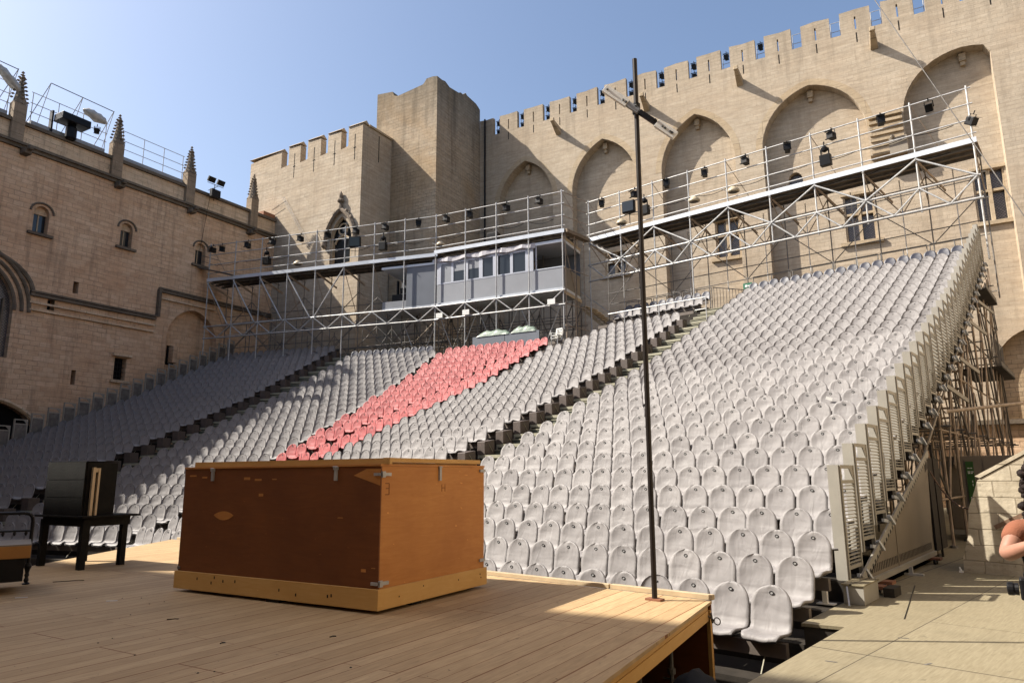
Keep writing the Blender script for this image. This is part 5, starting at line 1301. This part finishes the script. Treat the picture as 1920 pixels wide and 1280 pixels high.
gb_ = MB(); gb_.box(-2.45, -1.75, 24.7, 24.9, 15.3, 16.0); gb_.lathe((-2.3, 24.7, 16.05), [(.02, -.1), (.12, 0), (.02, .1)], 8, 'X'); tag(gb_.build("grey_ballast_box", 'skirt'), "grey box with cables on the right scaffold rail near its right end", "box")
for i, x in enumerate((.6, 2.2, 4.6, 6.7)):
    o = hang('spot', F2 @ Vector((x+.2, -.05, 17.2)), A2_+rnd.uniform(-.4, .4), rnd.uniform(-.1, .1), "black spotlight on the middle scaffold rail, %s from the left" % ORD[i+1], "spotlights on the scaffold rails")
hang('cream', F2 @ Vector((.2, .2, 15.35)), .3, .1, "cream round work lamp where the left and middle scaffolds meet", "cream work lamps on the scaffold decks")
sp_ = MB(F2); sp_.box(3.0, 3.7, .9, 1.3, 15.0, 15.9); tag(sp_.build("dark_loudspeaker", 'black', bevel=.03), "dark loudspeaker standing on the middle scaffold deck by the drain pipe", "loudspeaker")
LSx = [.25, 1.0, 3.1, 5.1, 7.2, 9.2, 11.3, 13.4, 15.6]
for i, x in enumerate(LSx):
    hang('spot', F1 @ Vector((x, -.05, 17.2)), A1_+rnd.uniform(-.5, .5), rnd.uniform(-.15, .15), "black spotlight on the left scaffold rail, %s from the left" % ORD[i+1], "spotlights on the scaffold rails")
hang('mover', F1 @ Vector((4.6, -.05, 16.5)), A1_, .1, "black moving head light on the left part of the left scaffold", "moving head lights on the scaffolds")
hang('mover', F1 @ Vector((13.2, -.05, 16.5)), A1_, .0, "black moving head light in front of the ruined tower", "moving head lights on the scaffolds")
hang('flood', F1 @ Vector((11.2, -.05, 16.2)), A1_+.3, .1, "square black floodlight beside the gothic window", "square floodlights on the scaffolds")
hang('cream', F1 @ Vector((6.9, .2, 15.2)), .3, .1, "cream round work lamp on the left scaffold deck", "cream work lamps on the scaffold decks")
# lights in the battlement openings
k = 0
for ci, cX in enumerate(cren[:10]):
    for dz_ in ((0,) if ci in (8, 9) else (0, -.75)):
        k += 1
        hang('spot', PAL @ Vector((cX+.30, 36.95, 30.05+dz_)), R(10), .2, "%s battlement gap's black spotlight counting from the ruined tower, the %s one" % (ORD[ci+1], "upper" if dz_ == 0 else "lower"), "spotlights in the battlement gaps")
for ci, cX in enumerate(cren[:15]):
    fr = MB(PAL)
    for u in (.03, .57): fr.tube((cX+u, 37.1, 28.6), (cX+u, 37.1, 29.95), .022, 5)
    for z in (29.93, 29.3): fr.tube((cX+.03, 37.1, z), (cX+.57, 37.1, z), .02, 5)
    tag(fr.build("gap_safety_frame", 'galv'), "thin metal safety frame in the %s battlement gap from the left" % ORD[ci+1], "safety frame", "safety frames in the battlement gaps")
# small things in the crenels of the pale tower
m_ = MB(PAL); m_.box(-33.1, -32.6, 28.0, 28.5, 25.35, 25.9); tag(m_.build("loudspeaker", 'black', bevel=.03), "black loudspeaker in the right-hand crenel of the pale tower", "loudspeaker")

# ------------------------------------------------------------------ roof of the left wing
def roofscaf(u0, u1, lean, name, label, n_=3, zt=23.35):
    t = thing(name, label, "scaffold", PAL @ Vector((-40, (u0+u1)/2, 21.2)), R(10))
    MB(PAL).box(-41.6, -40.0, u0, u1, 21.23, 21.62).build("lead_gutter_box", 'lead', t)
    for k in range(n_+1):
        u = u0+(u1-u0)*k/n_; MB(PAL).tube((-40.1, u, 21.3), (-40.1, u, zt), .024, 6).build("standard", 'galv', t)
    for z in (zt, zt-.65, zt-1.2): MB(PAL).tube((-40.1, u0-.1, z), (-40.1, u1+.1, z), .022, 6).build("guard_rail", 'galv', t)
    if lean:
        for u in (u0+.3, (u0+u1)/2, u1-.2):
            MB(PAL).tube((-40.1, u-.5, 21.4), (-39.6, u+.3, 24.1), .024, 6).build("leaning_prop", 'galv', t); MB(PAL).tube((-40.3, u+.1, 21.4), (-39.6, u+.3, 24.1), .02, 6).build("leaning_prop", 'galv', t)
        MB(PAL).tube((-39.6, u0+.6, 24.1), (-39.6, u1+.1, 24.05), .026, 6).build("head_rail", 'galv_dk', t)
    return t
roofscaf(10.0, 14.2, True, "roof_scaffold", "roof scaffold with leaning props between the two left pinnacles")
roofscaf(15.3, 19.5, False, "roof_scaffold", "plain guard-rail scaffold on the roof between the middle pinnacles")
roofscaf(4.8, 8.8, True, "roof_scaffold", "roof scaffold cut off at the left edge above the brown wing")
prj = thing("projector_housing", "large black projector box on a bracket on the roof edge of the brown wing", "projector", PAL @ Vector((-39.5, 11.8, 21.6)), R(10))
MB(PAL).box(-39.9, -38.9, 11.1, 12.7, 22.0, 22.45).build("box", 'black', prj, bevel=.04); MB(PAL).lathe((-39.45, 11.9, 21.1), [(.22, 0), (.3, .1), (.3, .7), (.2, .9)], 10).build("motor_drum", 'black', prj)
MB(PAL).box(-40.2, -39.9, 11.0, 11.1, 21.2, 22.7).build("bracket", 'black', prj)
hang('spot', PAL @ Vector((-39.6, 13.4, 22.75)), 1.2, .3, "big black spotlight on the roof scaffold beside the second pinnacle", "roof lights on the brown wing")
for i, (u, z) in enumerate(((13.25, 23.3), (8.5, 23.35))):
    m_ = MB(PAL); nu = 8; vs = []
    for a_ in range(nu+1):
        for b_ in range(10):
            t = a_/nu*PI; s_ = b_/10*2*PI; r_ = (.34+.06*math.sin(a_*2.1+b_*1.7))
            vs.append((-39.7+.3*math.sin(t)*math.cos(s_)*r_/.34, u-.7*math.cos(t)+.05*math.sin(b_), z+.3*math.sin(t)*math.sin(s_)*r_/.34+(.5*math.cos(t) if i else .12*math.cos(t))))
    m_.add(vs, [(a_*10+b_, (a_+1)*10+b_, (a_+1)*10+(b_+1) % 10, a_*10+(b_+1) % 10) for a_ in range(nu) for b_ in range(10)])
    tag(m_.build("plastic_wrapped_lamp", 'plastic_wrap', smooth=True), "lamp wrapped in clear plastic on the roof scaffold, %s" % ("between the first and second pinnacles" if i == 0 else "at the far left edge"), "wrapped lamp", "plastic wrapped lamps")
fl2 = thing("twin_floodlights", "pair of floodlights on a stand on the roof edge right of the third pinnacle", "floodlight", PAL @ Vector((-39.5, 21.6, 21.2)), R(10))
for u in (21.25, 22.0): MB(PAL).obox(Matrix.Translation((-39.3, u, 22.15)) @ Matrix.Rotation(.5, 4, 'Y'), .12, .55, .38).build("lamp_head", 'black', fl2)
m_ = MB(PAL); m_.tube((-39.4, 21.0, 21.9), (-39.4, 22.3, 21.9), .02, 6); m_.tube((-39.4, 21.6, 20.7), (-39.4, 21.6, 21.9), .025, 6); m_.tube((-39.4, 21.1, 21.3), (-39.4, 21.9, 21.9), .02, 6); m_.build("stand", 'black', fl2)
MB(PAL).box(-39.35, -39.1, 21.2, 21.9, 20.9, 21.45).build("ballast_box", 'black', fl2)
tag(MB(PAL).tube((-39.5, 21.35, 20.9), (-39.5, 20.9, 16.9), .015, 5).build("hanging_cable", 'black'), "thin black cable hanging down the brown wall from the floodlights", "cable")
gw2 = thing("window_gangway", "narrow dark gangway from the brown wing's right window to the scaffold", "gangway", PAL @ Vector((-39, 20.8, 15.6)), R(10))
MB().bar(PAL @ Vector((-39.65, 21.2, 15.75)), Vector((-39.9, 14.9, 14.9)), .6, .05).build("deck", 'galv_dk', gw2)
for dz_ in (.9, .5): MB().tube(PAL @ Vector((-39.65, 21.2, 15.75+dz_)), Vector((-41.2, 14.4, 15.2+dz_)), .02, 6).build("hand_rail", 'galv_dk', gw2)
rl = thing("roof_stair_rail", "thin metal rails descending the pale tower from the end of the brown wing roof", "railing", PAL @ Vector((-39, 27.2, 21)), R(10))
for d in (0, .18): MB(PAL).tube((-39.0+d, 27.22, 22.9), (-35.9+d, 27.22, 18.4), .014, 5).build("slanting_rail", 'galv', rl)
MB(PAL).box(-41.5, -39.75, 26.2, 27.3, 21.21, 21.6).build("tiled_step", 'tile', rl)
for z in (22.3, 22.9): MB(PAL).tube((-40.9, 27.0, z), (-39.0, 27.2, z), .013, 5).build("level_rail", 'galv_brown', rl)
# long thin cable across the right of the court
tag(MB().tube(Vector((-1.55, 20.0, 19.71)), Vector((-3.1, 16.0, 24.5)), .012, 5).tube(Vector((-1.55, 20.0, 19.71)), Vector((2.04, 20.0, 9.98)), .018, 5).build("guy_cable", 'galv_dk'), "long thin slanting cable crossing the sky and wall at the upper right", "cable")
# panels in the left block of steps, white notice boards on the truss
for i, (x, nm) in enumerate(((0.15, "left"), (1.95, "middle"), (7.3, "right"))):
    tag(MB(F2).box(x, x+.45, -.14, -.11, 10.8, 11.1).build("white_notice", 'white'), "small white sheet tied to the booth truss, the %s one" % nm, "sheet", "white sheets on the booth truss")
# white paper on one seat
tag(MB().obox(Matrix.Translation((-1.5, 11*RD-.03, HZ[11]-.12)) @ Matrix.Rotation(.2, 4, 'X') @ Matrix.Rotation(.35, 4, 'Y'), .14, .004, .07).build("paper_slip", 'white'), "small white paper slip lying on a seat back in the right block", "paper")
rs_ = w_pos(4.6, 1)
